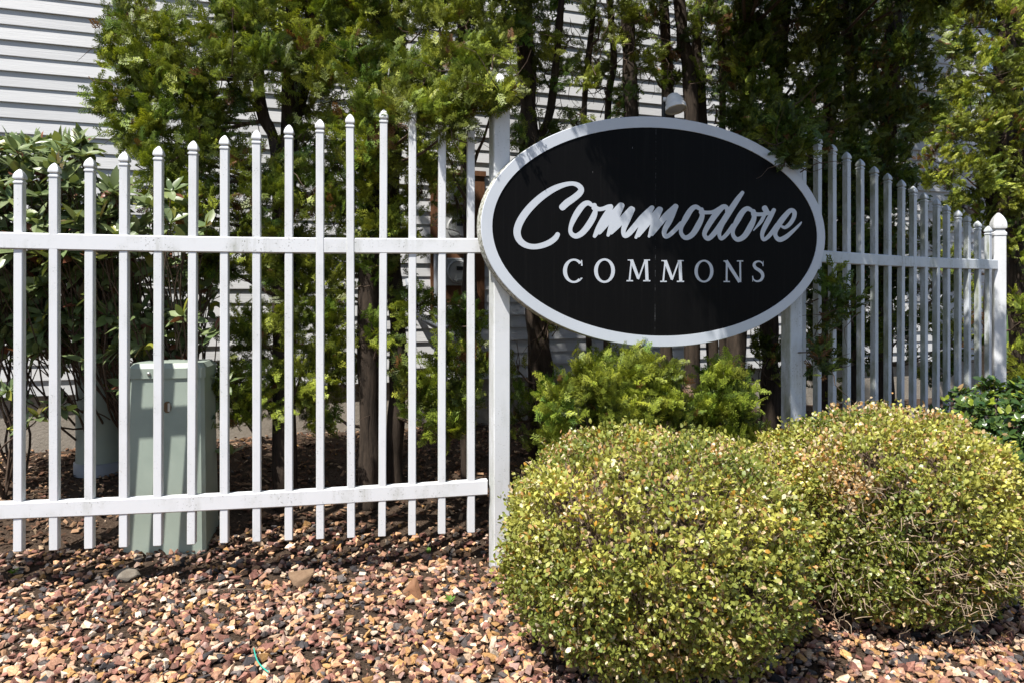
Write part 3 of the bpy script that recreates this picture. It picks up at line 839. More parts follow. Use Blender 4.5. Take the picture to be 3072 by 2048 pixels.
D = 1.55   # density
def B(lst, Y, D=D): return [pblob(x, y, rx * (1.12 if y > 560 and x < 1100 else 1), ry, Y + dz, int(n * D * (1.7 if y > 560 and x < 1100 else 1))) for x, y, rx, ry, dz, n in lst]
tree('bright sunlit arborvitae with full crown against the siding, above the utility box',
     [stem(5.05, [(655, 640, 0), (660, 400, 0), (668, 180, .05), (672, 0, .05)], .075, .045), stem(5.05, [(640, 420, 0), (600, 250, 0), (585, 60, 0)], .05, .03), stem(5.1, [(655, 420, 0), (700, 200, .1), (715, 0, .1)], .045, .03)],
     B([(330, 40, 80, 90, .0, 260), (300, 150, 75, 80, .05, 230), (275, 225, 60, 55, .0, 160), (320, 300, 85, 70, 0, 230), (400, 120, 95, 95, -.1, 280), (410, 240, 95, 80, -.12, 260), (500, 50, 100, 80, -.1, 260),
        (510, 170, 85, 80, -.2, 240), (480, 270, 80, 60, 0, 170), (600, 60, 90, 80, -.1, 240), (600, 150, 80, 70, -.2, 200), (420, 350, 90, 55, -.15, 220), (350, 380, 70, 45, -.1, 150),
        (450, 450, 60, 55, -.1, 140), (380, 460, 45, 40, .1, 60), (520, 400, 60, 50, 0, 110), (620, 390, 80, 60, -.1, 170), (640, 480, 80, 65, -.12, 190), (560, 500, 55, 50, .05, 90), (440, 530, 45, 40, -.1, 80),
        (520, 600, 55, 55, 0, 90), (600, 640, 70, 70, .05, 130), (690, 700, 60, 65, 0, 110), (640, 560, 60, 40, .1, 80), (560, 760, 50, 55, .1, 70), (620, 800, 55, 65, .0, 90), (540, 880, 40, 45, -.1, 70), (545, 950, 35, 40, -.05, 40), (620, 920, 45, 55, 0, 60), (690, 860, 45, 60, 0, 70)], 5.0)
     , upper(-1.55, 5.15, 3.75, 6.4, .8, 200), bare=22, tone=1.35, yellow=.44)
tree('arborvitae with two dark trunks, foliage hanging over the highest pickets',
     [stem(5.15, [(850, 1040, 0), (845, 700, 0), (860, 400, 0), (872, 120, 0)], .09, .05), stem(5.3, [(905, 1040, 0), (915, 800, 0), (898, 500, 0), (910, 200, 0)], .075, .05), stem(5.4, [(1075, 900, 0), (1078, 600, 0), (1070, 300, 0)], .06, .04)],
     B([(760, 60, 80, 80, -.1, 230), (720, 150, 70, 70, -.2, 190), (800, 170, 85, 75, -.25, 230), (860, 70, 80, 70, -.05, 200), (890, 190, 85, 70, -.3, 230), (960, 80, 90, 80, -.15, 240), (980, 180, 85, 70, -.4, 230), (1070, 60, 85, 75, -.2, 210),
        (930, 255, 70, 45, -.75, 150), (1020, 250, 60, 45, -.85, 150), (1075, 170, 75, 60, -.6, 190), (1130, 130, 65, 70, -.3, 160), (1090, 225, 60, 30, -.88, 120), (1140, 225, 50, 24, -.85, 90), (1040, 285, 35, 40, -.88, 50), (840, 275, 60, 45, -.7, 110),
        (790, 300, 80, 70, -.2, 190), (720, 260, 60, 50, 0, 110), (870, 350, 65, 60, -.3, 140), (780, 400, 70, 60, -.15, 150), (700, 330, 55, 50, 0, 90), (960, 350, 55, 60, -.2, 110), (1025, 350, 40, 55, -.4, 80), (850, 440, 60, 60, -.1, 120), (720, 440, 60, 50, -.05, 100), (970, 440, 50, 60, -.1, 90), (770, 500, 60, 60, -.1, 120), (880, 520, 60, 55, -.1, 110), (960, 530, 45, 45, -.1, 60),
        (700, 590, 55, 50, 0, 90), (760, 640, 60, 70, 0, 120), (860, 620, 45, 45, 0, 60), (780, 760, 55, 60, -.05, 100), (730, 930, 50, 60, 0, 80), (760, 850, 50, 60, 0, 80), (870, 780, 35, 50, -.1, 40), (960, 700, 40, 45, 0, 45), (1045, 850, 45, 75, -.35, 110), (1000, 960, 50, 50, -.3, 90), (950, 870, 40, 50, -.2, 60), (1060, 740, 35, 40, -.2, 45), (1045, 960, 30, 60, -.4, 60), (1045, 450, 30, 55, .1, 40), (1090, 820, 25, 70, -.2, 50)], 5.15)
     , upper(-.55, 5.25, 3.85, 7.2, .85, 230), bare=46, tone=1.3, yellow=.46)
tree('thin arborvitae whose leaning mossy trunk stands beside the tall left post',
     [stem(5.75, [(1265, 1010, 0), (1240, 800, 0), (1222, 600, 0), (1215, 300, 0), (1205, 60, 0)], .105, .06), stem(5.8, [(1225, 420, 0), (1265, 250, 0), (1290, 0, 0)], .04, .025), stem(5.9, [(1355, 880, 0), (1350, 700, 0), (1340, 300, 0), (1365, 0, 0)], .03, .02)],
     B([(1230, 40, 90, 65, 0, 130), (1190, 110, 65, 60, -.1, 100), (1250, 170, 75, 55, 0, 80), (1310, 90, 70, 60, .1, 80), (1340, 190, 60, 50, .1, 45), (1380, 50, 70, 60, 0, 80), (1200, 240, 50, 45, 0, 45), (1320, 260, 60, 40, .1, 40), (1220, 330, 50, 50, -.1, 35), (1270, 280, 40, 40, 0, 25), (1190, 850, 35, 90, -.1, 45), (1260, 740, 40, 30, -.1, 20), (1185, 950, 30, 50, -.1, 30)], 5.75, 1.6)
     , upper(.25, 5.75, 4.3, 5.4, .5, 50), bare=60, tone=1.25, yellow=.4)
tree('many-stemmed open arborvitae behind the flood light',
     [stem(6.0, [(1475, 900, 0), (1472, 780, 0), (1452, 300, 0), (1440, 0, 0)], .075, .05), stem(6.05, [(1535, 900, 0), (1530, 780, 0), (1535, 280, 0), (1525, 0, 0)], .06, .04), stem(5.95, [(1590, 900, 0), (1588, 260, 0), (1570, 100, 0), (1560, 0, 0)], .07, .04), stem(6.1, [(1640, 900, 0), (1612, 260, 0), (1600, 120, 0), (1605, 0, 0)], .05, .04), stem(6.1, [(1660, 300, 0), (1655, 100, 0), (1640, 0, 0)], .03, .02), stem(6.1, [(1395, 300, 0), (1410, 150, 0), (1400, 0, 0)], .035, .02)],
     B([(1460, 40, 75, 60, 0, 100), (1440, 140, 70, 65, -.1, 95), (1390, 200, 55, 50, 0, 50), (1500, 170, 60, 65, .1, 60), (1530, 60, 75, 60, 0, 90), (1600, 60, 75, 65, 0, 100), (1560, 160, 60, 60, .1, 55), (1640, 150, 55, 65, 0, 70), (1450, 230, 50, 40, 0, 35), (1640, 240, 50, 40, .1, 40), (1360, 130, 50, 50, .1, 40)], 6.0, 1.5)
     , upper(1.2, 6.0, 4.5, 5.7, .55, 50), bare=60, tone=1.2, yellow=.38)

# overhanging crown that shades the sign and the right-hand panel
sdir = np.array([math.cos(SA), math.sin(SA), 0])
over = [(SC + u * sdir + np.array([0, 0, z]) + SUN * t, r) for u, z, t, r in ((-.38, .62, 2.0, .22), (-.02, .40, 2.2, .30), (.30, .55, 2.0, .34), (.35, .12, 2.4, .32), (.70, .35, 2.2, .40), (.48, -.28, 2.7, .22), (.80, -.12, 2.5, .33), (1.05, .05, 2.4, .4), (1.08, -.42, 2.8, .30), (1.1, .55, 2.1, .42))]
over += [(np.array(q) + SUN * t, r) for q, t, r in (((2.3, 5.2, 2.3), 2.3, .42), ((2.5, 5.4, 1.5), 2.9, .42), ((3.0, 5.7, 2.2), 2.4, .45), ((3.1, 5.8, 1.3), 3.1, .42), ((3.6, 6.1, 2.1), 2.5, .42), ((3.7, 6.2, 1.3), 3.1, .40), ((4.1, 6.5, 1.6), 2.8, .36),
         ((1.5, 5.7, 2.9), 2.0, .5), ((2.0, 5.8, 3.3), 1.9, .5), ((2.5, 5.9, 2.8), 2.2, .5), ((2.4, 5.9, 3.6), 1.8, .5), ((3.0, 6.2, 3.0), 2.2, .5), ((3.3, 6.3, 3.6), 2.0, .5), ((1.9, 5.5, 2.5), 2.3, .4))]
tree('dense shaded dark green arborvitae hanging over the tall right post',
     [stem(6.1, [(1690, 930, -.2), (1690, 800, -.2), (1715, 300, 0), (1712, 0, 0)], .10, .07), stem(6.2, [(1770, 900, 0), (1765, 500, 0), (1790, 100, 0), (1800, 0, 0)], .08, .06), stem(6.3, [(1900, 900, 0), (1900, 500, 0), (1910, 100, 0)], .07, .05)],
     B([(1720, 60, 75, 70, 0, 220), (1740, 160, 75, 75, -.2, 240), (1730, 250, 65, 60, -.4, 200), (1770, 300, 60, 55, -.8, 170), (1800, 345, 45, 40, -1.0, 110), (1820, 50, 95, 75, 0, 260), (1840, 160, 95, 85, -.2, 280), (1850, 260, 80, 70, -.3, 240), (1690, 130, 50, 70, .1, 120), (1665, 60, 50, 60, .1, 90),
        (1780, 760, 60, 70, .1, 40), (1750, 850, 60, 80, 0, 60), (1830, 400, 50, 50, -.3, 90), (1870, 360, 60, 60, -.3, 150), (1780, 430, 50, 60, 0, 60), (1802, 296, 34, 40, -1.15, 130), (1812, 345, 26, 32, -1.2, 70), (1840, 330, 40, 50, -.6, 90)], 6.1, 2.35)
     , [(np.array(c), np.array([r, r, r]), int(2600 * r * r)) for c, r in over], bare=60, tone=.95, yellow=.22, brown=.05, tmpl=MED)
tree('broad shaded arborvitae behind the stained fence panel, sprigs poking between pickets',
     [stem(6.6, [(2030, 900, 0), (2030, 500, 0), (2050, 100, 0)], .09, .06), stem(6.5, [(1960, 900, 0), (1955, 500, 0), (1950, 100, 0)], .06, .05)],
     B([(1930, 50, 95, 80, 0, 260), (1950, 160, 95, 90, -.2, 290), (1950, 270, 90, 80, -.3, 260), (2030, 60, 95, 85, .1, 250), (2060, 170, 85, 90, 0, 260), (2050, 280, 80, 80, -.1, 240), (2110, 90, 60, 90, .1, 170), (2110, 210, 45, 70, .1, 130), (1930, 370, 75, 65, -.4, 190), (2020, 380, 75, 60, -.2, 180), (1960, 450, 70, 60, -.2, 260), (2040, 450, 60, 55, 0, 200), (1900, 480, 60, 70, -.3, 240), (1930, 570, 60, 60, -.3, 240), (2000, 540, 60, 60, 0, 220), (1880, 640, 50, 60, -.3, 200), (1950, 660, 60, 60, -.2, 220), (2015, 640, 55, 70, 0, 190), (1900, 760, 55, 70, -.3, 190), (1970, 770, 60, 70, -.2, 200), (2120, 560, 40, 60, .75, 60), (2140, 690, 45, 60, .75, 70), (2190, 640, 40, 60, .75, 60), (2070, 760, 45, 60, .2, 70), (2150, 810, 50, 60, .75, 70), (2210, 780, 40, 60, .75, 60), (1890, 870, 40, 50, -.3, 40)], 6.5, 2.35)
     + [pblob(1925, 660, 30, 22, 5.12, 60), pblob(1945, 700, 28, 20, 5.12, 50), pblob(1905, 690, 26, 18, 5.1, 30), pblob(1885, 825, 38, 30, 5.0, 110), pblob(1905, 745, 22, 18, 5.12, 25)]
     , upper(2.3, 6.3, 4.3, 6.2, .7, 120), bare=70, tone=.95, yellow=.25, brown=.06, tmpl=MED)
tree('sunlit yellow green arborvitae standing beyond the short end post',
     [stem(8.0, [(2275, 950, 0), (2285, 700, 0), (2300, 300, 0), (2310, 0, 0)], .13, .08), stem(8.1, [(2345, 950, 0), (2335, 700, 0), (2335, 200, 0)], .10, .07)],
     B([(2230, 50, 70, 80, 0, 200), (2310, 70, 75, 85, -.1, 220), (2380, 60, 60, 80, 0, 120), (2185, 150, 45, 60, .1, 110), (2270, 180, 75, 75, -.2, 230), (2350, 190, 65, 75, -.1, 160), (2165, 290, 50, 60, 0, 130), (2230, 300, 70, 70, -.2, 210), (2310, 310, 75, 75, -.2, 220), (2390, 330, 60, 80, 0, 110), (2150, 390, 50, 45, 0, 110), (2220, 410, 65, 60, -.2, 170), (2310, 430, 70, 65, -.1, 180), (2190, 480, 45, 45, 0, 80), (2270, 490, 50, 50, 0, 100), (2370, 470, 50, 60, 0, 90), (2340, 560, 40, 50, -.1, 80), (2345, 740, 45, 60, -.2, 130), (2350, 840, 40, 50, -.2, 90), (2380, 650, 40, 80, 0, 80), (2160, 620, 30, 60, 0, 40), (2230, 700, 40, 60, 0, 40), (2180, 780, 40, 60, 0, 40), (2200, 60, 50, 60, .2, 120), (2180, 230, 40, 60, .2, 100)], 8.0, 2.6)
     , upper(4.5, 8.2, 5.1, 6.8, .9, 130), bare=26, tone=1.45, yellow=.55, brown=.05, tmpl=MED)

def low_shrub(label, blobs, **kw):
    c = blobs[0][0]
    root = empty('arborvitae_shrub', (c[0], c[1], float(gz(c[0], c[1])))); org = np.array(root.location)
    V, F, C = foliage(blobs, **kw); cr = link('crown', np_mesh('crown', V - org, F, M['frond'], C), root); cr['kind'] = 'stuff'
    br = MB()
    for q in range(9):
        b_ = blobs[q % len(blobs)][0] + rng.normal(size=3) * .05
        br.tube(limb_points(org + rng.normal(size=3) * np.array([.06, .06, 0]), b_, -.03) - org, np.linspace(.012, .004, 6), 5, False)
    br.build('stems', M['twig'], root)['kind'] = 'stuff'
    tag(root, label, 'shrub', 'clipped arborvitae shrubs under the sign'); return root
low_shrub('wide bright green arborvitae shrub growing under the middle of the sign',
          [pblob(x, y, rx, ry, 4.44 + dz, int(n * 1.3)) for x, y, rx, ry, dz, n in ((1400, 900, 75, 60, 0, 330), (1350, 850, 38, 34, .05, 110), (1450, 860, 50, 45, .05, 160), (1500, 900, 60, 60, .1, 220), (1530, 850, 26, 34, .1, 60), (1300, 920, 55, 50, 0, 170), (1265, 960, 40, 40, 0, 100), (1420, 960, 90, 40, 0, 220), (1550, 940, 40, 50, .1, 110), (1460, 1040, 120, 60, .05, 240), (1290, 1040, 60, 60, 0, 140))],
          tone=1.4, yellow=.5, size=(.065, .115), forward=.5)
low_shrub('small bright green arborvitae shrub under the sign next to the stained tall post',
          [pblob(x, y, rx, ry, 4.74, int(n * 1.3)) for x, y, rx, ry, n in ((1660, 900, 50, 50, 180), (1690, 940, 40, 40, 120), (1640, 860, 40, 30, 80), (1620, 950, 40, 40, 100), (1665, 1010, 70, 60, 150))],
          tone=1.4, yellow=.42, size=(.08, .13), forward=.5)

# ------------------------------------------------------------------ broad-leaved shrubs
def leaf_template(w=.30, fold=.10, droop=.18, n=4):
    V, F = [], []
    ts = np.linspace(0, 1, n + 2)
    for t in ts:
        ww = w * math.sin(math.pi * min(1, t ** .85)) ** .8 if 0 < t < 1 else .0
        V += [[-ww, t, fold * ww / w - droop * t * t], [0, t, -droop * t * t], [ww, t, fold * ww / w - droop * t * t]]
    for i in range(n + 1):
        a = 3 * i
        F += [[a, a + 1, a + 4, a + 3], [a + 1, a + 2, a + 5, a + 4]]
    return np.array(V), np.array(F)
def quads_tris(F): return np.concatenate([F[:, [0, 1, 2]], F[:, [0, 2, 3]]])

def leafy(root, whorls, tv, tf, matkey, colf, size, nper, limit, org, spread=1.1, hang=.25):
    """whorls: (pos, dir). the leaves that show largest become parts, the rest one part"""
    P, G, NH = [], [], []
    for p, d in whorls:
        k = rng.integers(nper[0], nper[1] + 1); ph = rng.uniform(0, 6.28)
        u = unit(np.cross(d, rng.normal(size=3))); w = np.cross(d, u)
        for q in range(k):
            a = ph + q * 2.4
            o_ = math.cos(a) * u + math.sin(a) * w
            el = rng.uniform(.15, spread)
            g = unit(o_ * math.sin(el + .35) + d * math.cos(el + .35) - np.array([0, 0, hang * rng.random()]))
            P.append(p + rng.normal(size=3) * .006); G.append(g); NH.append(unit(d * 1.0 + np.array([0, -.15, .25]) + rng.normal(size=3) * .3))
    P, G, NH = np.array(P), np.array(G), np.array(NH)
    n = len(P); R = frames(G, NH); S = rng.uniform(size[0], size[1], n); C = colf(P, n)
    xs = P[:, 0] / P[:, 1] * FPX + CXP; ysn = HOR - (P[:, 2] - EYE) / P[:, 1] * FPX
    vis = (xs > -30) & (xs < 3100) & (ysn > 0) & (ysn < 2048)
    score = np.where(vis, S / P[:, 1] ** 2.2, 0)
    top = np.argsort(-score)[:limit]
    rest = np.setdiff1d(np.arange(n), top)
    # shared leaf meshes in a set of colours
    cols = C[top]; order = np.argsort(cols.sum(1)); bins = np.array_split(order, 12)
    for b_ in bins:
        if not len(b_): continue
        me = np_mesh('leaf', tv, tf, M[matkey], np.repeat(cols[b_].mean(0)[None], len(tv), 0), True)
        for i in b_:
            j = top[i]; o_ = link('leaf', me, root)
            mx = Matrix.Identity(4)
            for r_ in range(3):
                for c_ in range(3): mx[r_][c_] = R[j][r_][c_] * S[j]
                mx[r_][3] = P[j][r_] - org[r_]
            o_.matrix_local = mx
    V, F, CC = scatter(tv, quads_tris(tf), P[rest], R[rest], S[rest], C[rest])
    f = link('foliage', np_mesh('foliage', V - org, F, M[matkey], CC, True), root); f['kind'] = 'stuff'

# rhododendron at the left
LV, LF = leaf_template(.19, .05, .12, 3)
rp = px(60, 1000, 4.85)
rh = empty('rhododendron', (rp[0], 4.85, float(gz(rp[0], 4.85))))
tag(rh, 'rhododendron with long leathery leaves against the siding', 'shrub')
org = np.array(rh.location); br = MB(); wh = []
bases = [np.array([px(x, 1000, Y)[0], Y, float(gz(px(x, 1000, Y)[0], Y)) - .03]) for x, Y in ((-120, 4.9), (10, 4.95), (50, 5.1), (250, 5.75), (340, 5.8), (-20, 5.3), (430, 5.2))]
def rh_target():
    z = rng.random()
    if z < .68: x, y = rng.uniform(-150, 262), rng.uniform(345, 610)
    elif z < .80: x, y = rng.uniform(250, 520), rng.uniform(420, 640)
    else: x, y = rng.uniform(-60, 470), rng.uniform(600, 830)
    if x > 200 and y < 430: y += 120
    return px(x, y, rng.uniform(4.45, 5.2) if y < 600 else rng.uniform(4.7, 5.3))
tg = [rh_target() for _ in range(420)] + [px(rng.uniform(-120, 245), rng.uniform(330, 350), rng.uniform(4.6, 5.2)) for _ in range(26)] + [px(x, y, 4.75) for x, y in ((310, 800), (330, 770), (85, 960), (150, 940), (500, 760), (530, 1040), (480, 960), (520, 880), (60, 820), (200, 830), (190, 700), (330, 560))]
for t_ in tg:
    b_ = bases[int(np.argmin([abs(q[0] - t_[0]) + rng.random() * .5 for q in bases]))]
    mid = b_ + (t_ - b_) * np.array([.55, .55, .45]) + rng.normal(size=3) * .10
    P = catmull(np.array([b_, b_ + (mid - b_) * .5 + rng.normal(size=3) * .05, mid, mid + (t_ - mid) * .55 + rng.normal(size=3) * .05, t_]), 4)
    if rng.random() < .22: br.tube(P - org, np.linspace(.010, .003, len(P)), 5, False)
    else: br.tube(P[-7:] - org, np.linspace(.005, .003, 7), 4, False)
    wh.append((t_, unit(np.array([rng.normal() * .45, -.35 + rng.normal() * .4, .8]))))
    if rng.random() < .5:
        q = P[-6] + rng.normal(size=3) * .07; br.tube(limb_points(P[-7], q, 0, 4) - org, np.linspace(.005, .003, 4), 4, False)
        wh.append((q, unit(np.array([rng.normal() * .6, -.5, .5]))))
br.build('stems', M['twig_dark'], rh)['kind'] = 'stuff'
def rh_col(P, n):
    a = rng.random((n, 1))
    c = np.array([.11, .165, .06]) * (1 - a) + np.array([.22, .27, .125]) * a
    y = rng.random(n) < .07; c[y] = np.array([.26, .27, .045])
    b_ = rng.random(n) < .07; c[b_] = np.array([.19, .075, .045]) * rng.uniform(.7, 1.3, (b_.sum(), 1))
    return c * rng.uniform(.8, 1.2, (n, 1))
leafy(rh, wh, LV, LF, 'rhodo_leaf', rh_col, (.095, .16), (7, 10), 300, org, 1.15, .35)

# glossy dark green shrub at the right end of the fence
GVt, GFt = leaf_template(.27, .07, .10, 3)
gc = np.array([3.62, 5.15, .0]); gs = empty('glossy_shrub', (gc[0], gc[1], float(gz(gc[0], gc[1]))))
tag(gs, 'dark green glossy-leaved shrub in front of the short end post', 'shrub')
org = np.array(gs.location); br = MB(); wh = []
for _ in range(640):
    d = unit(rng.normal(size=3) + np.array([-.1, -.35, .3])); d[2] = abs(d[2]) * 1.0 - .12
    r = rng.uniform(.80, 1.03)
    t_ = gc + np.array([0, 0, .46]) + d * np.array([.72, .62, .60]) * r + .04 * wob(d * 3, 1.5)
    if t_[2] < .08: continue
    wh.append((t_, unit(d + np.array([0, -.1, .45]) + rng.normal(size=3) * .3)))
    if rng.random() < .5: br.tube(limb_points(gc + np.array([0, 0, .15]) + rng.normal(size=3) * .1, t_, -.02) - org, np.linspace(.008, .003, 6), 5, False)
br.build('stems', M['twig'], gs)['kind'] = 'stuff'
def gl_col(P, n):
    a = rng.random((n, 1)) ** 1.5
    c = np.array([.030, .070, .022]) * (1 - a) + np.array([.11, .17, .035]) * a
    y = rng.random(n) < .10; c[y] = np.array([.24, .30, .03]); t = rng.random(n) < .03; c[t] = np.array([.28, .19, .09])
    return c * rng.uniform(.8, 1.2, (n, 1))
leafy(gs, wh, GVt, GFt, 'glossy_leaf', gl_col, (.045, .075), (6, 9), 260, org, 1.05, .05)

# boxwoods: thousands of small oval leaves on short twigs
HV = np.array([[0, 0, 0], [-.30, .42, .08], [-.20, .82, .03], [0, 1, -.04], [.20, .82, .03], [.30, .42, .08]])
HF = np.array([[0, 5, 1], [1, 5, 4], [1, 4, 2], [2, 4, 3]])
def boxwood(label, c, rad, n, patches, bare, seed):
    c, rad = np.array(c), np.array(rad)
    root = empty('boxwood_hedge', (c[0], c[1], float(gz(c[0], c[1])))); org = np.array(root.location)
    def shell(n):
        d = unit(rng.normal(size=(n, 3)) * np.array([1.15, 1.2, 1.0]) + np.array([0, -.22, 0]))
        e = np.array([2.6, 2.6, 3.6])
        k = (np.abs(d) ** e).sum(1) ** (-1 / 3.0)
        s = d * k[:, None]
        lump = 1 + .075 * wob(d * 2.0 + seed, 1.5) + .045 * wob(d * 5.5 + seed, 1.6) - .02
        und = np.where(s[:, 2] < -.35, 1 - .30 * (-.35 - s[:, 2]), 1.0)
        s = s * lump[:, None]; s[:, :2] *= und[:, None]
        return d, s
    nc = n // 13
    dc, sc_ = shell(nc)                                   # shoot tips; leaves gather about each
    sc_ = sc_ * (1 + np.clip(rng.normal(size=nc) * .03, -.07, .06) - .11 * (rng.random(nc) < .30) + .06 * rng.random(nc) * (rng.random(nc) < .06))[:, None]
    k_ = rng.integers(0, nc, n)
    d = dc[k_]
    P = c + sc_[k_] * rad + rng.normal(size=(n, 3)) * .017 - d * np.abs(rng.normal(size=(n, 1))) * .025
    cid = k_.copy()
    ok = P[:, 2] > .03 + .04 * rng.random(n)
    bm_ = np.zeros(n)
    for q, r_ in bare: bm_ = np.maximum(bm_, np.clip(1.25 - np.linalg.norm(P - np.array(q), axis=1) / r_, 0, 1))
    ok &= rng.random(n) > bm_ * .9
    P, d, cid = P[ok], d[ok], cid[ok]; n = len(P)
    nrm = unit(d / rad * rad.mean())
    # twig tips: leaves gather about them and share a tone
    ctone = rng.normal(size=nc) * .22; cdir = rng.normal(size=(nc, 3)) * .4; cbr = rng.uniform(.8, 1.2, nc)
    G = unit(nrm * .55 + np.array([0, -.05, .35]) + cdir[cid] + rng.normal(size=(n, 3)) * .6)
    NH = unit(nrm * .7 + np.array([0, 0, .4]) + rng.normal(size=(n, 3)) * .65)
    w1 = wob(P, 5.5) * .5 + .5; w2 = wob(P + 3, 11) * .5 + .5
    a = np.clip(.65 * w1 + .3 * w2 - .03 + ctone[cid] + rng.normal(size=n) * .12, 0, 1)[:, None]
    low = np.clip((P[:, 2] - .25) / .5, 0, 1)[:, None] * .7 + .3          # less yellow and darker towards the bottom
    col = np.array([.15, .195, .038]) * (1 - a * low) + np.array([.56, .53, .12]) * a * low
    tan = np.zeros(n)
    for q, r_ in patches: tan = np.maximum(tan, np.clip(1.3 - np.linalg.norm(P - np.array(q), axis=1) / r_, 0, 1))
    t_ = rng.random(n) < np.clip(tan * .9 + .10 + .16 * (w2 > .68), 0, 1)
    col[t_] = np.array([[.60, .44, .25], [.50, .28, .11], [.66, .56, .38]])[rng.integers(0, 3, t_.sum())]
    o_ = rng.random(n) < .02; col[o_] = np.array([.46, .25, .035])
    col *= rng.uniform(.8, 1.2, (n, 1)) * cbr[cid][:, None]
    V, F, C = scatter(HV, HF, P, frames(G, NH), rng.uniform(.017, .030, n), col)
    f = link('foliage', np_mesh('foliage', V - org, F, M['box_leaf'], C), root); f['kind'] = 'stuff'
    # twigs
    m = MB(); d2, s2 = shell(1700)
    for k in range(1700):
        e_ = c + s2[k] * rad * rng.uniform(.93, 1.02)
        if e_[2] < .05: continue
        inner = c + np.array([0, 0, -rad[2] * .35]) + (e_ - c) * rng.uniform(.70, .85) + rng.normal(size=3) * .02
        m.tube(np.stack([inner, (inner + e_) / 2 + rng.normal(size=3) * .012, e_]) - org, [.0035, .0026, .0014], 3, False)
    for q, r_ in bare:
        for k in range(int(330 * r_)):
            p0 = np.array(q) + rng.normal(size=3) * r_ * np.array([.55, .3, .5]); p0[1] += .03
            if p0[2] < .05: continue
            P3 = [p0]; dd = unit(np.array([rng.normal() * .7, -.5 + rng.normal() * .4, .25 + rng.normal() * .6]))
            for _ in range(3): dd = unit(dd + rng.normal(size=3) * .4); P3.append(P3[-1] + dd * rng.uniform(.015, .035))
            m.tube(np.array(P3) - org, [.0022, .002, .0015, .001], 3, False)
    m.build('twigs', M['twig_tan'], root)['kind'] = 'stuff'
    # solid dark core added so gaps between leaves read as deep shade
    a = np.linspace(0, 2 * math.pi, 25)[:-1]; hV = []
    for t in np.linspace(-1, 1, 9):
        q = math.sqrt(max(0.02, 1 - abs(t) ** 2.6)) * .74
        for b_ in a:
            p_ = np.array([math.cos(b_) * q * rad[0], math.sin(b_) * q * rad[1], t * rad[2] * .74])
            hV.append(c + p_ * (1 + .06 * rng.normal()) - org)
    hF = [[i * 24 + j, i * 24 + (j + 1) % 24, (i + 1) * 24 + (j + 1) % 24, (i + 1) * 24 + j] for i in range(8) for j in range(24)]
    hm = MB(); hm.add(np.array(hV), [np.array(hF)]); hm.F[24] = [np.array([list(range(23, -1, -1)), [8 * 24 + j for j in range(24)]])]
    hm.build('dark_core', M['twig_dark'], root)
    tag(root, label, 'hedge', 'clipped boxwoods in front of the sign')
    return root
boxwood('rounded yellow green boxwood hedge in front of the tall left post', (.635, 3.44, .455), (.635, .73, .475), 61000,
        [((.25, 3.75, .86), .13), ((.6, 3.9, .86), .12), ((.95, 3.4, .84), .10)], [((1.12, 3.05, .45), .12)], 1.0)
boxwood('rounded boxwood hedge with tan dead patches beside the dark glossy shrub', (1.95, 3.93, .48), (.575, .70, .49), 60000,
        [((1.95, 4.25, .95), .20), ((2.3, 4.15, .93), .22), ((2.50, 3.85, .78), .24), ((1.5, 3.7, .90), .16), ((1.6, 3.45, .72), .12), ((2.55, 3.7, .6), .16)],
        [((1.62, 3.22, .62), .15), ((1.86, 3.18, .48), .19), ((2.0, 3.2, .28), .17), ((1.5, 3.25, .25), .16), ((2.2, 3.2, .40), .12)], 4.0)

# ------------------------------------------------------------------ single stones, string, weeds, twig
def ground_at(x, y):
    """photo pixel (2352) on the ground"""
    Yd = EYE * FPX / (y * 1.30612 - HOR)
    for _ in range(6):
        q = px(x, y, Yd); Yd = (EYE - float(gz(q[0], Yd))) * FPX / (y * 1.30612 - HOR)
    q = px(x, y, Yd); q[2] = float(gz(q[0], q[1])); return q
def rock_mat(name, c0, c1):
    m, nt, b = mat(name, rough=.9, spec=.3); n = noise(nt, 25, 6, .7)
    nt.links.new(ramp(nt, n.outputs['Fac'], [(.3, c0), (.7, c1)]).outputs['Color'], b.inputs['Base Color']); bump(nt, b, n.outputs['Fac'], .5, .01); return m
def rock(name, pts, p, rz, matn, label):
    import bmesh
    bm = bmesh.new()
    for q in pts: bm.verts.new(q)
    bmesh.ops.convex_hull(bm, input=bm.verts)
    bmesh.ops.delete(bm, geom=[v for v in bm.verts if not v.link_faces], context='VERTS')
    bmesh.ops.bevel(bm, geom=list(bm.edges), offset=.004, segments=1, affect='EDGES')
    me = bpy.data.meshes.new(name); bm.to_mesh(me); bm.free(); me.materials.append(matn)
    o = link(name, me, None, tuple(p)); o.rotation_euler = (0, 0, rz); tag(o, label, 'stone'); return o
q = ground_at(284, 1330)
r2 = np.random.default_rng(3)
rock('grey_stone', unit(r2.normal(size=(26, 3))) * np.array([.078, .06, .045]), q + np.array([0, .03, .012]), .2, rock_mat('grey_rock', (.13, .11, .085), (.25, .22, .18)), 'rounded grey brown stone at the foot of the utility box')
q = ground_at(688, 1342)
rock('brown_stone', [(-.075, .03, .045), (.07, .03, .065), (.075, -.01, .05), (-.06, -.02, .035), (-.02, -.05, -.02), (.03, -.045, -.02), (.05, .04, -.02), (-.06, .04, -.02), (0, -.045, .02)], q + np.array([0, .02, .01]), .1, rock_mat('brown_rock', (.16, .10, .06), (.24, .16, .10)), 'flat-topped wedge of brown stone on the gravel')
q = ground_at(948, 1372)
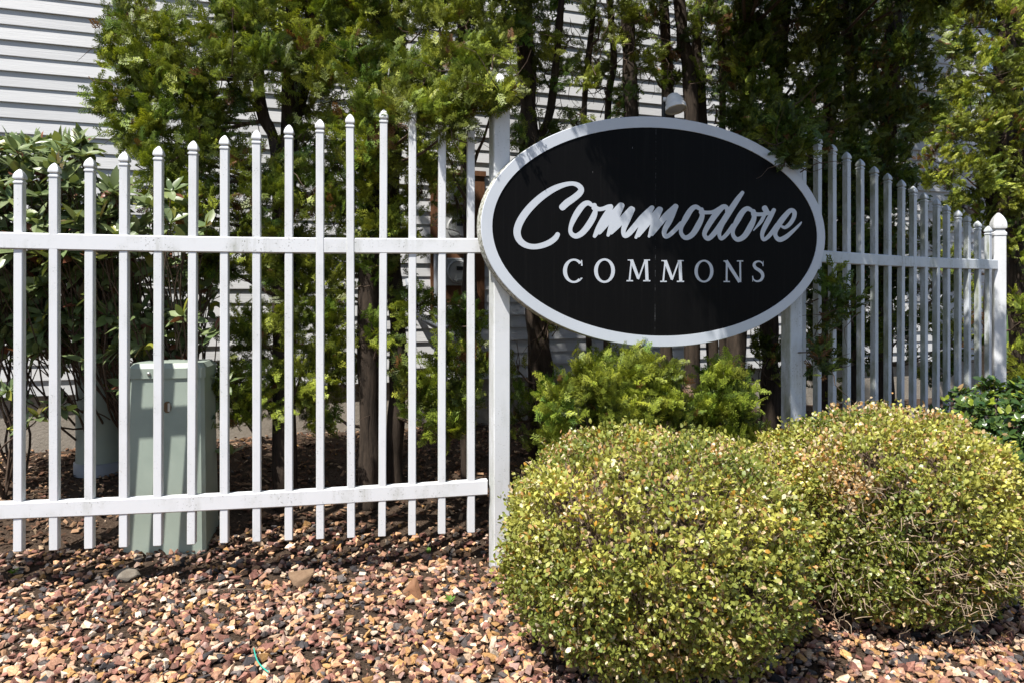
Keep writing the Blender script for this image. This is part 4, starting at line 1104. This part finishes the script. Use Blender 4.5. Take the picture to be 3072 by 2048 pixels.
rock('brown_slab', [(.0, .02, .105), (.018, .02, .10), (.055, -.005, .0), (.035, -.03, -.02), (-.065, .0, .005), (-.06, .02, -.02), (.05, .03, -.02), (.01, -.015, .06), (-.045, -.01, .03)], q + np.array([0, .0, .005]), -.1, rock_mat('rust_rock', (.20, .095, .05), (.29, .16, .09)), 'pointed triangular slab of rust brown stone standing in the gravel')
sp_ = [ground_at(x, y) + np.array([0, 0, h]) for x, y, h in ((583, 1510, .045), (586, 1525, .045), (592, 1540, .042), (603, 1553, .04), (617, 1562, .035))]
tag(MB().tube(catmull(np.array(sp_), 4), .0028, 6).build('plastic_string', mat('teal_plastic', (.03, .42, .32), .4)[0], smooth=True), 'short teal plastic string lying on the gravel', 'string')
tw_ = [ground_at(x, y) + np.array([0, 0, .03]) for x, y in ((488, 1378), (510, 1366), (540, 1364), (590, 1366))]
tag(MB().tube(catmull(np.array(tw_), 4), np.linspace(.005, .002, 13), 5).build('twig', M['twig'], smooth=True), 'thin dry twig lying on the gravel near the box', 'twig')
tw_ = [ground_at(x, y) + np.array([0, 0, .04]) for x, y in ((868, 1402), (905, 1388), (945, 1372), (962, 1352))]
tag(MB().tube(catmull(np.array(tw_[:3]), 4), np.linspace(.004, .0015, 9), 5).build('dry_stalk', M['twig'], smooth=True), 'bent pale dry stalk beside the pointed brown slab', 'twig')
WV, WF = leaf_template(.16, .05, .25)
for x, y, lab in ((28, 1322, 'small green weed sprouting at the edge of the fence shadow'), (985, 1275, 'weed with narrow leaves under the bottom rail'), (1035, 1388, 'pale seedling in the gravel between the loose stones')):
    q = ground_at(x, y); n = 9
    a = rng.uniform(0, 6.28, n); G = np.stack([np.cos(a), np.sin(a), rng.uniform(.5, 1.6, n)], 1)
    V, F, C = scatter(WV, quads_tris(WF), np.zeros((n, 3)) + np.array([0, 0, .012]), frames(G, np.tile([0, 0, 1.0], (n, 1)) + rng.normal(size=(n, 3)) * .2), rng.uniform(.03, .055, n), np.tile([.13, .24, .04], (n, 1)) * rng.uniform(.8, 1.3, (n, 1)))
    o = link('weed', np_mesh('weed', V, F, M['weed'], C, True), None, tuple(q)); tag(o, lab, 'weed', 'weeds in the gravel')

# ------------------------------------------------------------------ sparrow on a picket of the right-hand panel
ip = 13                                     # picket under the bird
bp = pr + np.array([math.cos(AR), math.sin(AR)]) * (-.174 + .174 * ip) * KR
zt = EYE + (2.740 - .0351 * ip - EYE) * KR
bird = empty('sparrow', (bp[0], bp[1], zt), math.radians(12))
tag(bird, 'brown and grey sparrow perched on a picket cap of the stained fence panel', 'bird')
sp2 = [(-.060, .077, .004), (-.055, .078, .014), (-.045, .079, .0195), (-.033, .077, .020), (-.022, .070, .021), (-.008, .058, .027), (.010, .047, .030), (.028, .040, .027), (.045, .036, .019), (.060, .033, .011), (.070, .031, .006)]
bm_ = MB(); V = []; k = 14
for x, z, r in sp2:
    for j in range(k):
        t = 2 * math.pi * j / k; V.append([x, math.cos(t) * r * .92, z + math.sin(t) * r * (1.08 if x > -.03 else 1.0)])
V = np.array(V); n = len(sp2)
F = np.array([[i * k + j, i * k + (j + 1) % k, (i + 1) * k + (j + 1) % k, (i + 1) * k + j] for i in range(n - 1) for j in range(k)])
zc = np.interp(V[:, 0], [s[0] for s in sp2], [s[1] for s in sp2]); up = V[:, 2] - zc
col = np.tile([.20, .18, .16], (len(V), 1))
col[up > .010] = [.11, .065, .04]
hd = V[:, 0] < -.030; col[hd & (up > .006)] = [.10, .06, .045]; col[hd & (up <= .006)] = [.30, .28, .26]
col[(V[:, 0] < -.047) & (up < .012)] = [.03, .026, .024]; col[(V[:, 0] < -.022) & (V[:, 0] > -.05) & (up < -.010)] = [.03, .026, .024]
mm, nt, b = mat('feathers', rough=.8, spec=.2); a = node(nt, 'ShaderNodeVertexColor', layer_name='Col'); nt.links.new(a.outputs['Color'], b.inputs['Base Color'])
link('body', np_mesh('body', V, [F, np.array([list(range(k - 1, -1, -1)), [(n - 1) * k + j for j in range(k)]])], mm, col, True), bird)
brown_f = bark_mat('wing_feathers', (.05, .028, .018), (.17, .095, .055), 220); dark_f = mat('beak_and_tail', (.035, .03, .028), .6)[0]
MB().lathe([(.006, 0), (.004, .006), (0, .014)], 8, np.array([[0, 0, -1], [0, 1, 0], [1, 0, 0]]), (-.059, 0, .076)).build('beak', dark_f, bird, True)
for s in (-1, 1):
    W = np.array([[-.018, s * .024, .072], [.012, s * .031, .066], [.045, s * .026, .048], [.078, s * .012, .030], [.05, s * .026, .036], [.012, s * .032, .044], [-.014, s * .028, .054]])
    Wi = W - np.array([0, s * .006, 0])
    wm = MB(); wm.add(np.concatenate([W, Wi]), [np.array([[j, (j + 1) % 7, 7 + (j + 1) % 7, 7 + j] for j in range(7)])]); wm.F[7] = [np.array([list(range(7)), list(range(13, 6, -1))])]
    wo = wm.build('wing', brown_f, bird)
    MB().box((-.002, s * .0325, .062), (.022, .003, .005), np.array(Matrix.Rotation(math.radians(-12), 3, 'Y'))).build('wing_bar', M['lamp'], wo)
    MB().tube(np.array([[.006, s * .012, .028], [-.002, s * .012, .014], [-.008, s * .012, .001], [-.020, s * .012, -.004]]), [.003, .0016, .0014, .001], 6).build('leg', M['twig'], bird, True)
    MB().lathe([(.0022, 0), (.0016, .0015), (0, .002)], 8, np.array([[1, 0, 0], [0, 0, s], [0, 1, 0]]), (-.049, s * .0175, .081)).build('eye', dark_f, bird, True)
tl = MB(); frus_V = np.array([[.060, -.010, .036], [.060, .010, .036], [.105, .011, .020], [.105, -.011, .020], [.060, -.009, .030], [.060, .009, .030], [.105, .010, .016], [.105, -.010, .016]])
tl.add(frus_V, np.array([[0, 1, 2, 3], [7, 6, 5, 4], [0, 4, 5, 1], [1, 5, 6, 2], [2, 6, 7, 3], [3, 7, 4, 0]])); tl.build('tail', brown_f, bird)
